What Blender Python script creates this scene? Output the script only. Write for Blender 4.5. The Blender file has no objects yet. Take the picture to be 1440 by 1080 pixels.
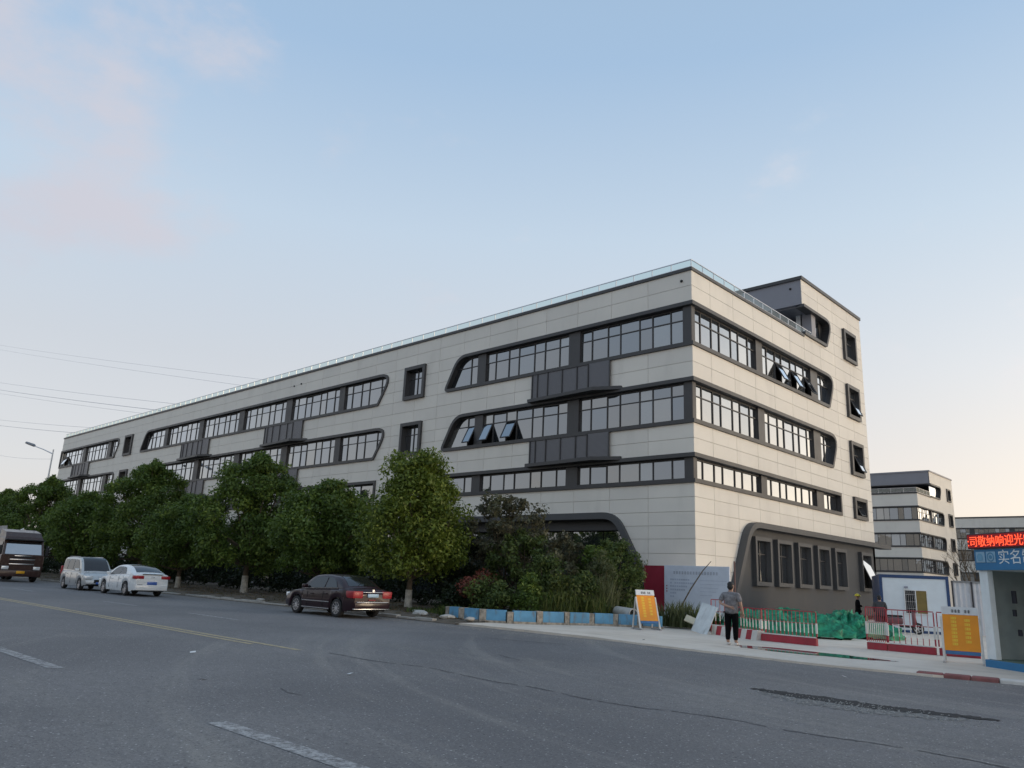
import bpy, bmesh, math, random
import numpy as np
from mathutils import Vector, Matrix
R = math.radians
scn = bpy.context.scene
col = scn.collection

# ------------------------------------------------------------------ camera
YAW, PITCH, ROLL = R(-43.968), R(14.242), R(2.541)
fw = Vector((math.sin(YAW)*math.cos(PITCH), math.cos(YAW)*math.cos(PITCH), math.sin(PITCH)))
rt = Vector((math.cos(YAW), -math.sin(YAW), 0)); up = rt.cross(fw)
rt2 = math.cos(ROLL)*rt + math.sin(ROLL)*up; up2 = -math.sin(ROLL)*rt + math.cos(ROLL)*up
cd = bpy.data.cameras.new('camera'); cam = bpy.data.objects.new('camera', cd); col.objects.link(cam)
m = Matrix((rt2, up2, -fw)).transposed().to_4x4(); m.translation = (19.437, -33.283, 1.6)
cam.matrix_world = m
cd.sensor_width = 36; cd.lens = 1080.4/1440*36; cd.clip_start = 0.1; cd.clip_end = 4000
scn.camera = cam

# ------------------------------------------------------------------ sky, sun, exposure
SUN_AZ, SUN_EL = R(58), R(7)
CLOUD = (-.862, .135, .490)
w = bpy.data.worlds.new('World'); scn.world = w; w.use_nodes = True
nt = w.node_tree; N = nt.nodes; LK = nt.links
for n in list(N): N.remove(n)
def wn(t, **k):
    n = N.new(t)
    for a, b in k.items(): setattr(n, a, b)
    return n
sky = wn('ShaderNodeTexSky', sky_type='NISHITA'); sky.sun_disc = False
sky.sun_elevation = SUN_EL; sky.sun_rotation = SUN_AZ
sky.altitude = 0; sky.air_density = 1.0; sky.dust_density = 1.6; sky.ozone_density = 2.2
tc = wn('ShaderNodeTexCoord'); sep = wn('ShaderNodeSeparateXYZ'); LK.new(tc.outputs['Generated'], sep.inputs[0])
def mth(op, a, b=None, c=None, clamp=False):
    n = wn('ShaderNodeMath', operation=op); n.use_clamp = clamp
    for i, v in enumerate((a, b, c)):
        if v is None: continue
        if isinstance(v, (int, float)): n.inputs[i].default_value = v
        else: LK.new(v, n.inputs[i])
    return n.outputs[0]
def mixc(fac, a, b):
    n = wn('ShaderNodeMix', data_type='RGBA')
    if isinstance(fac, (int, float)): n.inputs[0].default_value = fac
    else: LK.new(fac, n.inputs[0])
    for i, v in ((6, a), (7, b)):
        if isinstance(v, tuple): n.inputs[i].default_value = v
        else: LK.new(v, n.inputs[i])
    return n.outputs[2]
# low hazy sky: pale and cool away from the sun, warm towards it, blue overhead
z = mth('MAXIMUM', sep.outputs[2], 0.0)
def skyramp(stops):
    n = wn('ShaderNodeValToRGB'); e = n.color_ramp.elements
    for i, (p, c) in enumerate(stops):
        q = e[i] if i < 2 else e.new(p)
        q.position = p; q.color = (*[v*.5 for v in c], 1)
    n.color_ramp.interpolation = 'EASE' if 0 else 'LINEAR'
    LK.new(z, n.inputs[0]); return n.outputs[0]
cool = skyramp([(0, (.60, .54, .51)), (.1, (.55, .54, .55)), (.25, (.48, .50, .535)), (.42, (.42, .505, .60)), (.6, (.29, .41, .565)), (.75, (.275, .385, .52)), (1, (.31, .39, .50))])
warmc = skyramp([(0, (1.0, .72, .48)), (.1, (.95, .77, .58)), (.25, (.78, .77, .75)), (.42, (.53, .61, .68)), (.6, (.34, .455, .60)), (.75, (.285, .40, .53)), (1, (.31, .39, .50))])
sdot = wn('ShaderNodeVectorMath', operation='DOT_PRODUCT'); LK.new(tc.outputs['Generated'], sdot.inputs[0])
sdot.inputs[1].default_value = (math.sin(SUN_AZ), math.cos(SUN_AZ), 0.0)
warm = mth('POWER', mth('MULTIPLY_ADD', sdot.outputs['Value'], 0.5, 0.5, clamp=True), 2.2)
grad = mixc(warm, cool, warmc)
g20 = wn('ShaderNodeVectorMath', operation='SCALE'); LK.new(grad, g20.inputs[0]); g20.inputs['Scale'].default_value = 20.0
base = mixc(.82, sky.outputs[0], g20.outputs[0])
# afterglow low around the sun's azimuth
gl = mth('MULTIPLY', mth('POWER', mth('MAXIMUM', sdot.outputs['Value'], 0.0), 3.2), mth('POWER', mth('SUBTRACT', 1.0, z, clamp=True), 5.0))
ga_ = wn('ShaderNodeVectorMath', operation='SCALE'); ga_.inputs[0].default_value = (20.0, 17.0, 13.0); LK.new(gl, ga_.inputs['Scale'])
gs_ = wn('ShaderNodeVectorMath', operation='ADD'); LK.new(base, gs_.inputs[0]); LK.new(ga_.outputs[0], gs_.inputs[1]); base = gs_.outputs[0]
# soft cloud bank high on the cool side, faint wisps elsewhere
nz = wn('ShaderNodeTexNoise'); nz.inputs['Scale'].default_value = 5.5; nz.inputs['Detail'].default_value = 8; nz.inputs['Roughness'].default_value = .58
mp = wn('ShaderNodeMapping'); LK.new(tc.outputs['Generated'], mp.inputs[0]); mp.inputs['Scale'].default_value = (1.0, 1.0, 1.8)
LK.new(mp.outputs[0], nz.inputs['Vector'])
cdot = wn('ShaderNodeVectorMath', operation='DOT_PRODUCT'); LK.new(tc.outputs['Generated'], cdot.inputs[0]); cdot.inputs[1].default_value = CLOUD
blob = wn('ShaderNodeMapRange', interpolation_type='SMOOTHSTEP'); LK.new(cdot.outputs['Value'], blob.inputs[0]); blob.inputs[1].default_value = .955; blob.inputs[2].default_value = 1.0; blob.inputs[4].default_value = .50
cl = wn('ShaderNodeMapRange', interpolation_type='SMOOTHSTEP'); LK.new(mth('ADD', mth('MULTIPLY_ADD', nz.outputs[0], 2.1, -.55), blob.outputs[0]), cl.inputs[0])
cl.inputs[1].default_value = .66; cl.inputs[2].default_value = 1.35; cl.inputs[4].default_value = .85
base = mixc(cl.outputs[0], base, mixc(warm, (4.15, 4.1, 4.6, 1), (8.6, 7.6, 6.9, 1)))
bg = wn('ShaderNodeBackground'); LK.new(base, bg.inputs[0]); bg.inputs[1].default_value = 0.1
wo = wn('ShaderNodeOutputWorld'); LK.new(bg.outputs[0], wo.inputs[0])

sl = bpy.data.lights.new('sun', 'SUN'); sl.energy = 0.5; sl.angle = R(18); sl.color = (1.0, .78, .55)
so = bpy.data.objects.new('sun', sl); col.objects.link(so)
sd = Vector((math.sin(SUN_AZ)*math.cos(SUN_EL), math.cos(SUN_AZ)*math.cos(SUN_EL), math.sin(SUN_EL)))
so.rotation_euler = (-sd).to_track_quat('-Z', 'Y').to_euler(); so.location = (60, 60, 40)
vs = scn.view_settings; vs.view_transform = 'Standard'; vs.look = 'None'; vs.gamma = 1; vs.exposure = 0.58
vs.use_curve_mapping = False

# ------------------------------------------------------------------ materials
MATS = {}
def nodes_of(name):
    mt = bpy.data.materials.new(name); mt.use_nodes = True
    t = mt.node_tree; return mt, t, t.nodes['Principled BSDF']
def link_noise(t, scale, detail=4, vec=None, rough=.55, sc=(1, 1, 1), coord='world'):
    if vec is None:
        if coord == 'world': g = t.nodes.new('ShaderNodeNewGeometry'); vec = g.outputs['Position']
        else: g = t.nodes.new('ShaderNodeTexCoord'); vec = g.outputs['Object']
    mp = t.nodes.new('ShaderNodeMapping'); t.links.new(vec, mp.inputs[0]); mp.inputs['Scale'].default_value = sc
    n = t.nodes.new('ShaderNodeTexNoise'); n.inputs['Scale'].default_value = scale
    n.inputs['Detail'].default_value = detail; n.inputs['Roughness'].default_value = rough
    t.links.new(mp.outputs[0], n.inputs['Vector']); return n.outputs[0]
def ramp(t, fac, lo, hi, a=0.0, b=1.0):
    m = t.nodes.new('ShaderNodeMapRange'); t.links.new(fac, m.inputs[0]); m.interpolation_type = 'SMOOTHSTEP'
    m.inputs[1].default_value = lo; m.inputs[2].default_value = hi; m.inputs[3].default_value = a; m.inputs[4].default_value = b
    return m.outputs[0]
def cmix(t, fac, a, b, mode='MIX'):
    n = t.nodes.new('ShaderNodeMix'); n.data_type = 'RGBA'; n.blend_type = mode
    if isinstance(fac, (int, float)): n.inputs[0].default_value = fac
    else: t.links.new(fac, n.inputs[0])
    for i, v in ((6, a), (7, b)):
        if isinstance(v, (tuple, list)): n.inputs[i].default_value = (*v[:3], 1)
        else: t.links.new(v, n.inputs[i])
    return n.outputs[2]
def bump(t, bs, h, strength, dist=.02):
    b = t.nodes.new('ShaderNodeBump'); b.inputs['Strength'].default_value = strength; b.inputs['Distance'].default_value = dist
    t.links.new(h, b.inputs['Height']); t.links.new(b.outputs[0], bs.inputs['Normal'])
def mat(name, c, rough=.6, metal=0.0, var=.12, scale=3.0, dirt=0.0, bmp=0.0, bscale=40, spec=.5, coat=0.0, emit=None, estr=0, coord='object', rnd=0.0):
    if name in MATS: return MATS[name]
    mt, t, b = nodes_of(name)
    n = link_noise(t, scale, 5, coord=coord)
    f = ramp(t, n, .3, .7)
    lo = [max(0, v*(1-var)) for v in c[:3]]; hi = [min(1, v*(1+var)) for v in c[:3]]
    o = cmix(t, f, lo, hi)
    if rnd:
        oi = t.nodes.new('ShaderNodeObjectInfo')
        o = cmix(t, ramp(t, oi.outputs['Random'], 0, 1, 0, 1), o, cmix(t, 1.0, o, (1-rnd, 1-rnd, 1-rnd*.9), 'MULTIPLY'))
    if dirt:
        d = ramp(t, link_noise(t, scale*2.7, 8, coord=coord, sc=(1, 1, .35)), .5, .75, 0, dirt)
        o = cmix(t, d, o, (.16, .14, .115))
    t.links.new(o, b.inputs['Base Color'])
    rn = ramp(t, n, .2, .8, max(.02, rough-.08), min(1, rough+.08)); t.links.new(rn, b.inputs['Roughness'])
    b.inputs['Metallic'].default_value = metal; b.inputs['Specular IOR Level'].default_value = spec
    b.inputs['Coat Weight'].default_value = coat; b.inputs['Coat Roughness'].default_value = .04
    if bmp: bump(t, b, link_noise(t, bscale, 6, coord=coord), bmp)
    if emit: b.inputs['Emission Color'].default_value = (*emit, 1); b.inputs['Emission Strength'].default_value = estr
    MATS[name] = mt; return mt

def asphalt_color(t):
    g = t.nodes.new('ShaderNodeNewGeometry'); P_ = g.outputs['Position']
    big = ramp(t, link_noise(t, .18, 5), .35, .68)
    c = cmix(t, big, (.15, .144, .147), (.215, .206, .205))
    streak = ramp(t, link_noise(t, 1.0, 6, sc=(.05, .9, 1)), .5, .72, 0, .35)
    c = cmix(t, streak, c, (.25, .24, .22))
    dust = ramp(t, link_noise(t, .5, 7, rough=.7), .56, .74, 0, .4)
    c = cmix(t, dust, c, (.27, .25, .215))
    # curved sweeps left by turning lorries
    pol = t.nodes.new('ShaderNodeVectorMath'); pol.operation = 'DISTANCE'; t.links.new(P_, pol.inputs[0]); pol.inputs[1].default_value = (19, -3.5, 0)
    cx = t.nodes.new('ShaderNodeCombineXYZ'); t.links.new(pol.outputs['Value'], cx.inputs[0])
    sx = t.nodes.new('ShaderNodeSeparateXYZ'); t.links.new(P_, sx.inputs[0])
    m1 = t.nodes.new('ShaderNodeMath'); m1.operation = 'MULTIPLY'; m1.inputs[1].default_value = .06; t.links.new(sx.outputs[0], m1.inputs[0]); t.links.new(m1.outputs[0], cx.inputs[1])
    arc = link_noise(t, 1.5, 5, vec=cx.outputs[0], rough=.65)
    near = ramp(t, sx.outputs[0], -6, 6, 0, .42)
    am = t.nodes.new('ShaderNodeMath'); am.operation = 'MULTIPLY'; t.links.new(ramp(t, arc, .5, .68), am.inputs[0]); t.links.new(near, am.inputs[1])
    c = cmix(t, am.outputs[0], c, (.33, .31, .28))
    edge = ramp(t, sx.outputs[1], -16.6, -14.4, 0, 1); en = ramp(t, link_noise(t, 1.3, 7, rough=.75), .38, .62, 0, .75)
    em = t.nodes.new('ShaderNodeMath'); em.operation = 'MULTIPLY'; t.links.new(edge, em.inputs[0]); t.links.new(en, em.inputs[1])
    c = cmix(t, em.outputs[0], c, (.27, .24, .20))
    stain = ramp(t, link_noise(t, .85, 4, rough=.5), .64, .76, 0, .45); c = cmix(t, stain, c, (.085, .083, .085))
    mid = link_noise(t, 7, 6, rough=.85)
    c = cmix(t, ramp(t, mid, .42, .62, 0, .5), c, (.125, .12, .122))
    sp = link_noise(t, 24, 4, rough=.9)
    c = cmix(t, ramp(t, sp, .54, .70, 0, .85), c, (.42, .41, .40))
    sp2 = link_noise(t, 33, 3, rough=.85)
    c = cmix(t, ramp(t, sp2, .47, .33, 0, .8), c, (.04, .039, .042))
    for vsc, rad_, th, colr in ((11, .13, .55, (.50, .49, .48)), (19, .16, .5, (.42, .41, .40)), (7.3, .10, .6, (.03, .03, .032))):
        v = t.nodes.new('ShaderNodeTexVoronoi'); v.inputs['Scale'].default_value = vsc; t.links.new(P_, v.inputs['Vector'])
        sc_ = t.nodes.new('ShaderNodeSeparateColor'); t.links.new(v.outputs['Color'], sc_.inputs[0])
        mm_ = t.nodes.new('ShaderNodeMath'); mm_.operation = 'MULTIPLY'; t.links.new(ramp(t, v.outputs['Distance'], rad_*1.25, rad_*.6), mm_.inputs[0]); t.links.new(ramp(t, sc_.outputs[0], th, th+.05), mm_.inputs[1])
        c = cmix(t, mm_.outputs[0], c, colr)
    return c, sp
def asphalt():
    mt, t, b = nodes_of('asphalt'); c, sp = asphalt_color(t); t.links.new(c, b.inputs['Base Color'])
    b.inputs['Roughness'].default_value = .72; b.inputs['Specular IOR Level'].default_value = .35
    bump(t, b, sp, .55, .02); return mt
def road_paint(name, c, wear):
    mt, t, b = nodes_of(name); a, sp = asphalt_color(t)
    wv = ramp(t, link_noise(t, 9, 7, rough=.75), wear-.1, wear+.12, 0, .82)
    o = cmix(t, wv, a, c); t.links.new(o, b.inputs['Base Color']); b.inputs['Roughness'].default_value = .75
    bump(t, b, sp, .5, .02); return mt
def concrete(name, c, c2, scale=.6):
    mt, t, b = nodes_of(name)
    o = cmix(t, ramp(t, link_noise(t, scale, 7, rough=.65), .35, .66), c, c2)
    o = cmix(t, ramp(t, link_noise(t, 1.7, 6, sc=(.25, 1, 1)), .52, .72, 0, .45), o, [v*.62 for v in c])
    sp = link_noise(t, 45, 3, rough=.8)
    o = cmix(t, ramp(t, sp, .52, .72, 0, .3), o, (.6, .58, .54))
    t.links.new(o, b.inputs['Base Color']); b.inputs['Roughness'].default_value = .85; bump(t, b, sp, .35, .02); return mt
def earth():
    mt, t, b = nodes_of('earth')
    o = cmix(t, ramp(t, link_noise(t, .9, 8, rough=.7), .35, .65), (.085, .068, .05), (.16, .13, .10))
    o = cmix(t, ramp(t, link_noise(t, 14, 6, rough=.8), .55, .7, 0, .7), o, (.24, .16, .09))
    o = cmix(t, ramp(t, link_noise(t, 2.3, 5), .55, .7, 0, .55), o, (.06, .085, .03))
    t.links.new(o, b.inputs['Base Color']); b.inputs['Roughness'].default_value = .95
    bump(t, b, link_noise(t, 22, 6, rough=.8), .8, .05); return mt
def leafmat(name, c1, c2, c3):
    mt, t, b = nodes_of(name)
    at = t.nodes.new('ShaderNodeAttribute'); at.attribute_name = 'tint'
    o = cmix(t, ramp(t, at.outputs['Fac'], 0, .6), c1, c2); o = cmix(t, ramp(t, at.outputs['Fac'], .6, 1), o, c3)
    t.links.new(o, b.inputs['Base Color']); b.inputs['Roughness'].default_value = .5; b.inputs['Specular IOR Level'].default_value = .35
    tr = t.nodes.new('ShaderNodeBsdfTranslucent'); t.links.new(o, tr.inputs[0])
    mx = t.nodes.new('ShaderNodeMixShader'); mx.inputs[0].default_value = .38
    t.links.new(b.outputs[0], mx.inputs[1]); t.links.new(tr.outputs[0], mx.inputs[2])
    t.links.new(mx.outputs[0], t.nodes['Material Output'].inputs[0]); return mt
def glassmat(name, dark=(.02, .023, .026), f0=.3, tint=(.93, .96, 1.0), rough=.015, wob=.02, mul=2.4, vary=0.0):
    """coated window glass: dark room behind, mirror-like coating in front"""
    mt, t, b = nodes_of(name)
    b.inputs['Base Color'].default_value = (*dark, 1); b.inputs['Roughness'].default_value = .4; b.inputs['Specular IOR Level'].default_value = 0
    gl = t.nodes.new('ShaderNodeBsdfGlossy'); gl.inputs['Color'].default_value = (*tint, 1); gl.inputs['Roughness'].default_value = rough
    fr = t.nodes.new('ShaderNodeFresnel'); fr.inputs[0].default_value = 1.5
    oi = t.nodes.new('ShaderNodeObjectInfo')
    ma = t.nodes.new('ShaderNodeMath'); ma.operation = 'MULTIPLY_ADD'; ma.inputs[1].default_value = mul; ma.inputs[2].default_value = f0
    ma.use_clamp = True; t.links.new(fr.outputs[0], ma.inputs[0])
    nzv = link_noise(t, 1.4, 2, coord='object')
    bp = t.nodes.new('ShaderNodeBump'); bp.inputs['Strength'].default_value = wob; bp.inputs['Distance'].default_value = .3
    t.links.new(nzv, bp.inputs['Height']); nout = bp.outputs[0]
    if vary: # every pane sits a hair out of true, some have a blind behind
        wnz = t.nodes.new('ShaderNodeTexWhiteNoise'); wnz.noise_dimensions = '1D'; t.links.new(oi.outputs['Random'], wnz.inputs['W'])
        s1 = t.nodes.new('ShaderNodeVectorMath'); s1.operation = 'SUBTRACT'; t.links.new(wnz.outputs['Color'], s1.inputs[0]); s1.inputs[1].default_value = (.5, .5, .5)
        s2 = t.nodes.new('ShaderNodeVectorMath'); s2.operation = 'SCALE'; t.links.new(s1.outputs[0], s2.inputs[0]); s2.inputs['Scale'].default_value = vary
        s3 = t.nodes.new('ShaderNodeVectorMath'); s3.operation = 'ADD'; t.links.new(nout, s3.inputs[0]); t.links.new(s2.outputs[0], s3.inputs[1])
        s4 = t.nodes.new('ShaderNodeVectorMath'); s4.operation = 'NORMALIZE'; t.links.new(s3.outputs[0], s4.inputs[0]); nout = s4.outputs[0]
        t.links.new(cmix(t, ramp(t, oi.outputs['Random'], .7, 1.0, 0, 1), dark, (.16, .16, .15)), b.inputs['Base Color'])
    t.links.new(nout, gl.inputs['Normal'])
    mx = t.nodes.new('ShaderNodeMixShader'); t.links.new(ma.outputs[0], mx.inputs[0])
    t.links.new(b.outputs[0], mx.inputs[1]); t.links.new(gl.outputs[0], mx.inputs[2])
    t.links.new(mx.outputs[0], t.nodes['Material Output'].inputs[0]); MATS[name] = mt; return mt
def clearglass():
    mt, t, b = nodes_of('clear_glass')
    tr = t.nodes.new('ShaderNodeBsdfTransparent'); tr.inputs[0].default_value = (.86, .92, .91, 1)
    gl = t.nodes.new('ShaderNodeBsdfGlossy'); gl.inputs['Roughness'].default_value = .03
    mx = t.nodes.new('ShaderNodeMixShader'); mx.inputs[0].default_value = .09
    t.links.new(tr.outputs[0], mx.inputs[1]); t.links.new(gl.outputs[0], mx.inputs[2])
    t.links.new(mx.outputs[0], t.nodes['Material Output'].inputs[0]); return mt
def perfmat():
    mt, t, b = nodes_of('perforated_metal')
    g = t.nodes.new('ShaderNodeNewGeometry')
    mp = t.nodes.new('ShaderNodeMapping'); mp.inputs['Scale'].default_value = (16, 16, 16); t.links.new(g.outputs['Position'], mp.inputs[0])
    v = t.nodes.new('ShaderNodeTexVoronoi'); v.inputs['Randomness'].default_value = 0; v.inputs['Scale'].default_value = 1
    t.links.new(mp.outputs[0], v.inputs['Vector'])
    o = cmix(t, ramp(t, v.outputs['Distance'], .25, .4), (.02, .02, .025), (.17, .17, .185))
    t.links.new(o, b.inputs['Base Color']); b.inputs['Metallic'].default_value = .3; b.inputs['Roughness'].default_value = .42
    return mt
M = dict(
    asphalt=asphalt(), yellow=road_paint('worn_yellow_paint', (.50, .40, .22), .44), white_line=road_paint('worn_white_paint', (.5, .5, .5), .51),
    apron=concrete('apron_concrete', (.63, .55, .46), (.72, .64, .55)), kerbstone=concrete('kerb_concrete', (.33, .31, .28), (.42, .40, .36), 2),
    earth=earth(),
    clad=mat('cream_cladding', (.76, .72, .65), .55, var=.04, scale=.35, coord='world', dirt=.10, bmp=.03, bscale=60, rnd=.06),
    joint=mat('joint_sealant', (.55, .52, .47), .8, var=.05),
    dark=mat('dark_bronze_trim', (.056, .055, .057), .45, .2, var=.1, scale=1.2, coord='world'),
    darkwall=mat('dark_grey_wall', (.07, .072, .076), .75, var=.08, scale=.7, coord='world', dirt=.1, bmp=.05),
    greyfascia=mat('grey_fascia', (.25, .25, .28), .5, .1, var=.05, scale=.8, coord='world'),
    core=mat('room_shade', (.03, .03, .032), .9, var=.3), roof=mat('roof_felt', (.3, .3, .3), .9),  # core: interior shade put into a near-black colour
    perf=perfmat(), pane=glassmat('coated_glass', f0=.14, mul=3.0, vary=.10), rail_glass=clearglass(), steel=mat('steel_rail', (.5, .5, .52), .3, .9, var=.1),
    white=mat('white_paint', (.72, .73, .73), .5, var=.06, dirt=.15), blue=mat('site_blue_paint', (.045, .16, .34), .5, var=.12, dirt=.2),
    navy=mat('container_blue', (.02, .055, .15), .5, var=.1), red=mat('barrier_red', (.36, .028, .045), .5, var=.15, dirt=.2),
    barrier_white=mat('barrier_white', (.68, .66, .62), .5, var=.08, dirt=.3),
    orange=mat('sign_orange', (.84, .30, .012), .45, var=.05), signyellow=mat('sign_yellow', (.9, .62, .05), .45, var=.03),
    black=mat('black_rubber', (.018, .018, .019), .75, var=.2), chrome=mat('chrome', (.7, .7, .72), .15, 1.0, var=.05),
    alloy=mat('alloy_wheel', (.55, .55, .57), .3, .85, var=.1), carglass=glassmat('car_glass', (.012, .013, .015), .03, mul=.9),
    redlamp=mat('tail_lamp', (.32, .006, .016), .45, coat=.1, var=.1), whitelamp=mat('head_lamp', (.75, .78, .8), .12, .2, coat=.8, var=.1),
    plate_blue=mat('plate_blue', (.05, .13, .42), .4, var=.05), plate_pale=mat('plate_pale_blue', (.36, .52, .66), .4, var=.05), plate_yellow=mat('plate_yellow', (.75, .38, .02), .4, var=.1),
    bark=mat('bark', (.11, .085, .06), .9, var=.3, scale=6, bmp=.6, bscale=14), limewash=mat('limewash', (.46, .44, .39), .9, var=.25, scale=5, dirt=.5, bmp=.4, bscale=14),
    ink=mat('sign_ink', (.03, .03, .04), .6, var=.05), print_blue=mat('print_blue', (.10, .25, .45), .5), print_grey=mat('print_grey', (.30, .32, .38), .6),
)
# ------------------------------------------------------------------ helpers
def lerp(a, b, t): return a+(b-a)*t
class MB:
    """collects faces; build() links them as ONE mesh object"""
    def __init__(s): s.v = []; s.f = []; s.mi = []; s.cur = 0
    def add(s, vs, fs):
        o = len(s.v); s.v += [tuple(p) for p in vs]
        for f in fs: s.f.append([i+o for i in f]); s.mi.append(s.cur)
        return s
    def box(s, a, b, R=None, c=None):
        x0, y0, z0 = a; x1, y1, z1 = b
        vs = [(x0,y0,z0),(x1,y0,z0),(x1,y1,z0),(x0,y1,z0),(x0,y0,z1),(x1,y0,z1),(x1,y1,z1),(x0,y1,z1)]
        if R is not None: vs = [tuple(R @ Vector(p) + Vector(c or (0,0,0))) for p in vs]
        return s.add(vs, [(0,3,2,1),(4,5,6,7),(0,1,5,4),(1,2,6,5),(2,3,7,6),(3,0,4,7)])
    def bbox(s, a, b, bev=.02):
        """box with chamfered edges"""
        x0,y0,z0 = a; x1,y1,z1 = b; k = bev
        bm = bmesh.new(); bmesh.ops.create_cube(bm, size=1)
        for v in bm.verts: v.co = Vector(((x0+x1)/2+v.co.x*(x1-x0), (y0+y1)/2+v.co.y*(y1-y0), (z0+z1)/2+v.co.z*(z1-z0)))
        bmesh.ops.bevel(bm, geom=bm.edges[:], offset=k, segments=2, affect='EDGES', profile=.5)
        bm.verts.index_update()
        s.add([v.co[:] for v in bm.verts], [[v.index for v in f.verts] for f in bm.faces]); bm.free(); return s
    def bar(s, p, q, w, h=None, upv=(0,0,1)):
        h = h or w; p = Vector(p); q = Vector(q); d = (q-p).normalized(); u = Vector(upv)
        if abs(d.dot(u)) > .98: u = Vector((0,1,0)) if abs(d.y) < .9 else Vector((1,0,0))
        a = d.cross(u).normalized()*w/2; b = a.cross(d).normalized()*h/2
        vs = [p-a-b,p+a-b,p+a+b,p-a+b,q-a-b,q+a-b,q+a+b,q-a+b]
        return s.add(vs, [(0,1,2,3),(7,6,5,4),(0,4,5,1),(1,5,6,2),(2,6,7,3),(3,7,4,0)])
    def tube(s, pts, rad, n=8, cap=True):
        pts = [Vector(p) for p in pts]; rs = rad if isinstance(rad, (list, tuple)) else [rad]*len(pts)
        o = len(s.v); ref = None
        for i, p in enumerate(pts):
            d = (pts[min(i+1, len(pts)-1)]-pts[max(i-1, 0)]).normalized()
            if ref is None:
                ref = Vector((0,0,1)) if abs(d.z) < .9 else Vector((1,0,0))
            a = d.cross(ref).normalized(); ref = a.cross(d)
            for k in range(n):
                t = 2*math.pi*k/n; s.v.append(tuple(p+(a*math.cos(t)+ref*math.sin(t))*rs[i]))
        for i in range(len(pts)-1):
            for k in range(n):
                k2 = (k+1) % n; s.f.append([o+i*n+k, o+i*n+k2, o+(i+1)*n+k2, o+(i+1)*n+k][::-1]); s.mi.append(s.cur)
        if cap:
            s.f.append([o+k for k in range(n)]); s.mi.append(s.cur)
            e = o+(len(pts)-1)*n; s.f.append([e+k for k in reversed(range(n))]); s.mi.append(s.cur)
        return s
    def lathe(s, prof, n=20, axis='z', c=(0,0,0)):
        """prof: (radius, height)"""
        o = len(s.v)
        for r, h in prof:
            for k in range(n):
                t = 2*math.pi*k/n; x, y = r*math.cos(t), r*math.sin(t)
                p = (x, y, h) if axis == 'z' else ((x, h, y) if axis == 'y' else (h, x, y))
                s.v.append((p[0]+c[0], p[1]+c[1], p[2]+c[2]))
        for i in range(len(prof)-1):
            for k in range(n):
                k2 = (k+1) % n; f = [o+i*n+k, o+i*n+k2, o+(i+1)*n+k2, o+(i+1)*n+k]
                s.f.append(f if axis != 'y' else f[::-1]); s.mi.append(s.cur)
        return s
    def poly3(s, pts, n, th):
        """polygon pts extruded by th along -n"""
        n = Vector(n).normalized(); k = len(pts); a = [Vector(p) for p in pts]; b = [p-n*th for p in a]
        return s.add(a+b, [list(range(k)), list(range(2*k-1, k-1, -1))]+[[i, i+k, (i+1) % k+k, (i+1) % k] for i in range(k)])
    def prism(s, F, poly, d0, d1):
        """facade polygon (CCW) between depth d0 (back) and d1 (front)"""
        k = len(poly)
        return s.add([F(a, z, d1) for a, z in poly]+[F(a, z, d0) for a, z in poly],
                     [list(range(k)), list(range(2*k-1, k-1, -1))]+[[i, i+k, (i+1) % k+k, (i+1) % k] for i in range(k)])
    def frame(s, F, path, wd, d0, d1, closed=False, dout=-.02):
        inn = offset(path, wd, closed); k = len(path); o = len(s.v)
        for (a, z), (b, y) in zip(path, inn):
            s.v += [tuple(F(a, z, dout)), tuple(F(a, z, d1)), tuple(F(b, y, d1)), tuple(F(b, y, d0))]
        for i in range(k if closed else k-1):
            j = (i+1) % k
            for q in range(3): s.f.append([o+i*4+q, o+j*4+q, o+j*4+q+1, o+i*4+q+1]); s.mi.append(s.cur)
        if not closed:
            s.f.append([o, o+1, o+2, o+3]); e = o+(k-1)*4; s.f.append([e+3, e+2, e+1, e]); s.mi += [s.cur]*2
        return s
    def mesh(s, name, mats, smooth=None):
        me = bpy.data.meshes.new(name); me.from_pydata(s.v, [], s.f)
        for mm in (mats if isinstance(mats, (list, tuple)) else [mats]): me.materials.append(mm)
        if any(s.mi): me.polygons.foreach_set('material_index', s.mi)
        if smooth is not None:
            me.polygons.foreach_set('use_smooth', [True]*len(me.polygons)); me.set_sharp_from_angle(angle=R(smooth))
        me.update(); return me
    def build(s, name, mats, parent=None, smooth=None, loc=None):
        return link(name, s.mesh(name, mats, smooth), parent, loc)
def link(name, me, parent=None, loc=None):
    o = bpy.data.objects.new(name, me); col.objects.link(o); o.parent = parent
    if loc is not None: o.location = loc
    return o
def tag(o, label=None, cat=None, group=None, kind=None):
    if label: o['label'] = label
    if cat: o['category'] = cat
    if group: o['group'] = group
    if kind: o['kind'] = kind
    return o
def thing(name, label, cat, loc=(0,0,0), rz=0.0, group=None):
    o = bpy.data.objects.new(name, None); col.objects.link(o); o.location = loc; o.rotation_euler = (0, 0, rz)
    o.empty_display_size = .2
    return tag(o, label, cat, group)
def copy_tree(src, loc=None, rz=None, label=None, parent=None, scale=None):
    o = src.copy(); col.objects.link(o); o.parent = parent
    if loc is not None: o.location = loc
    if rz is not None: o.rotation_euler = (0, 0, rz)
    if scale is not None: o.scale = scale
    if label: o['label'] = label
    for ch in list(src.children): copy_tree(ch, parent=o)
    return o
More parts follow.
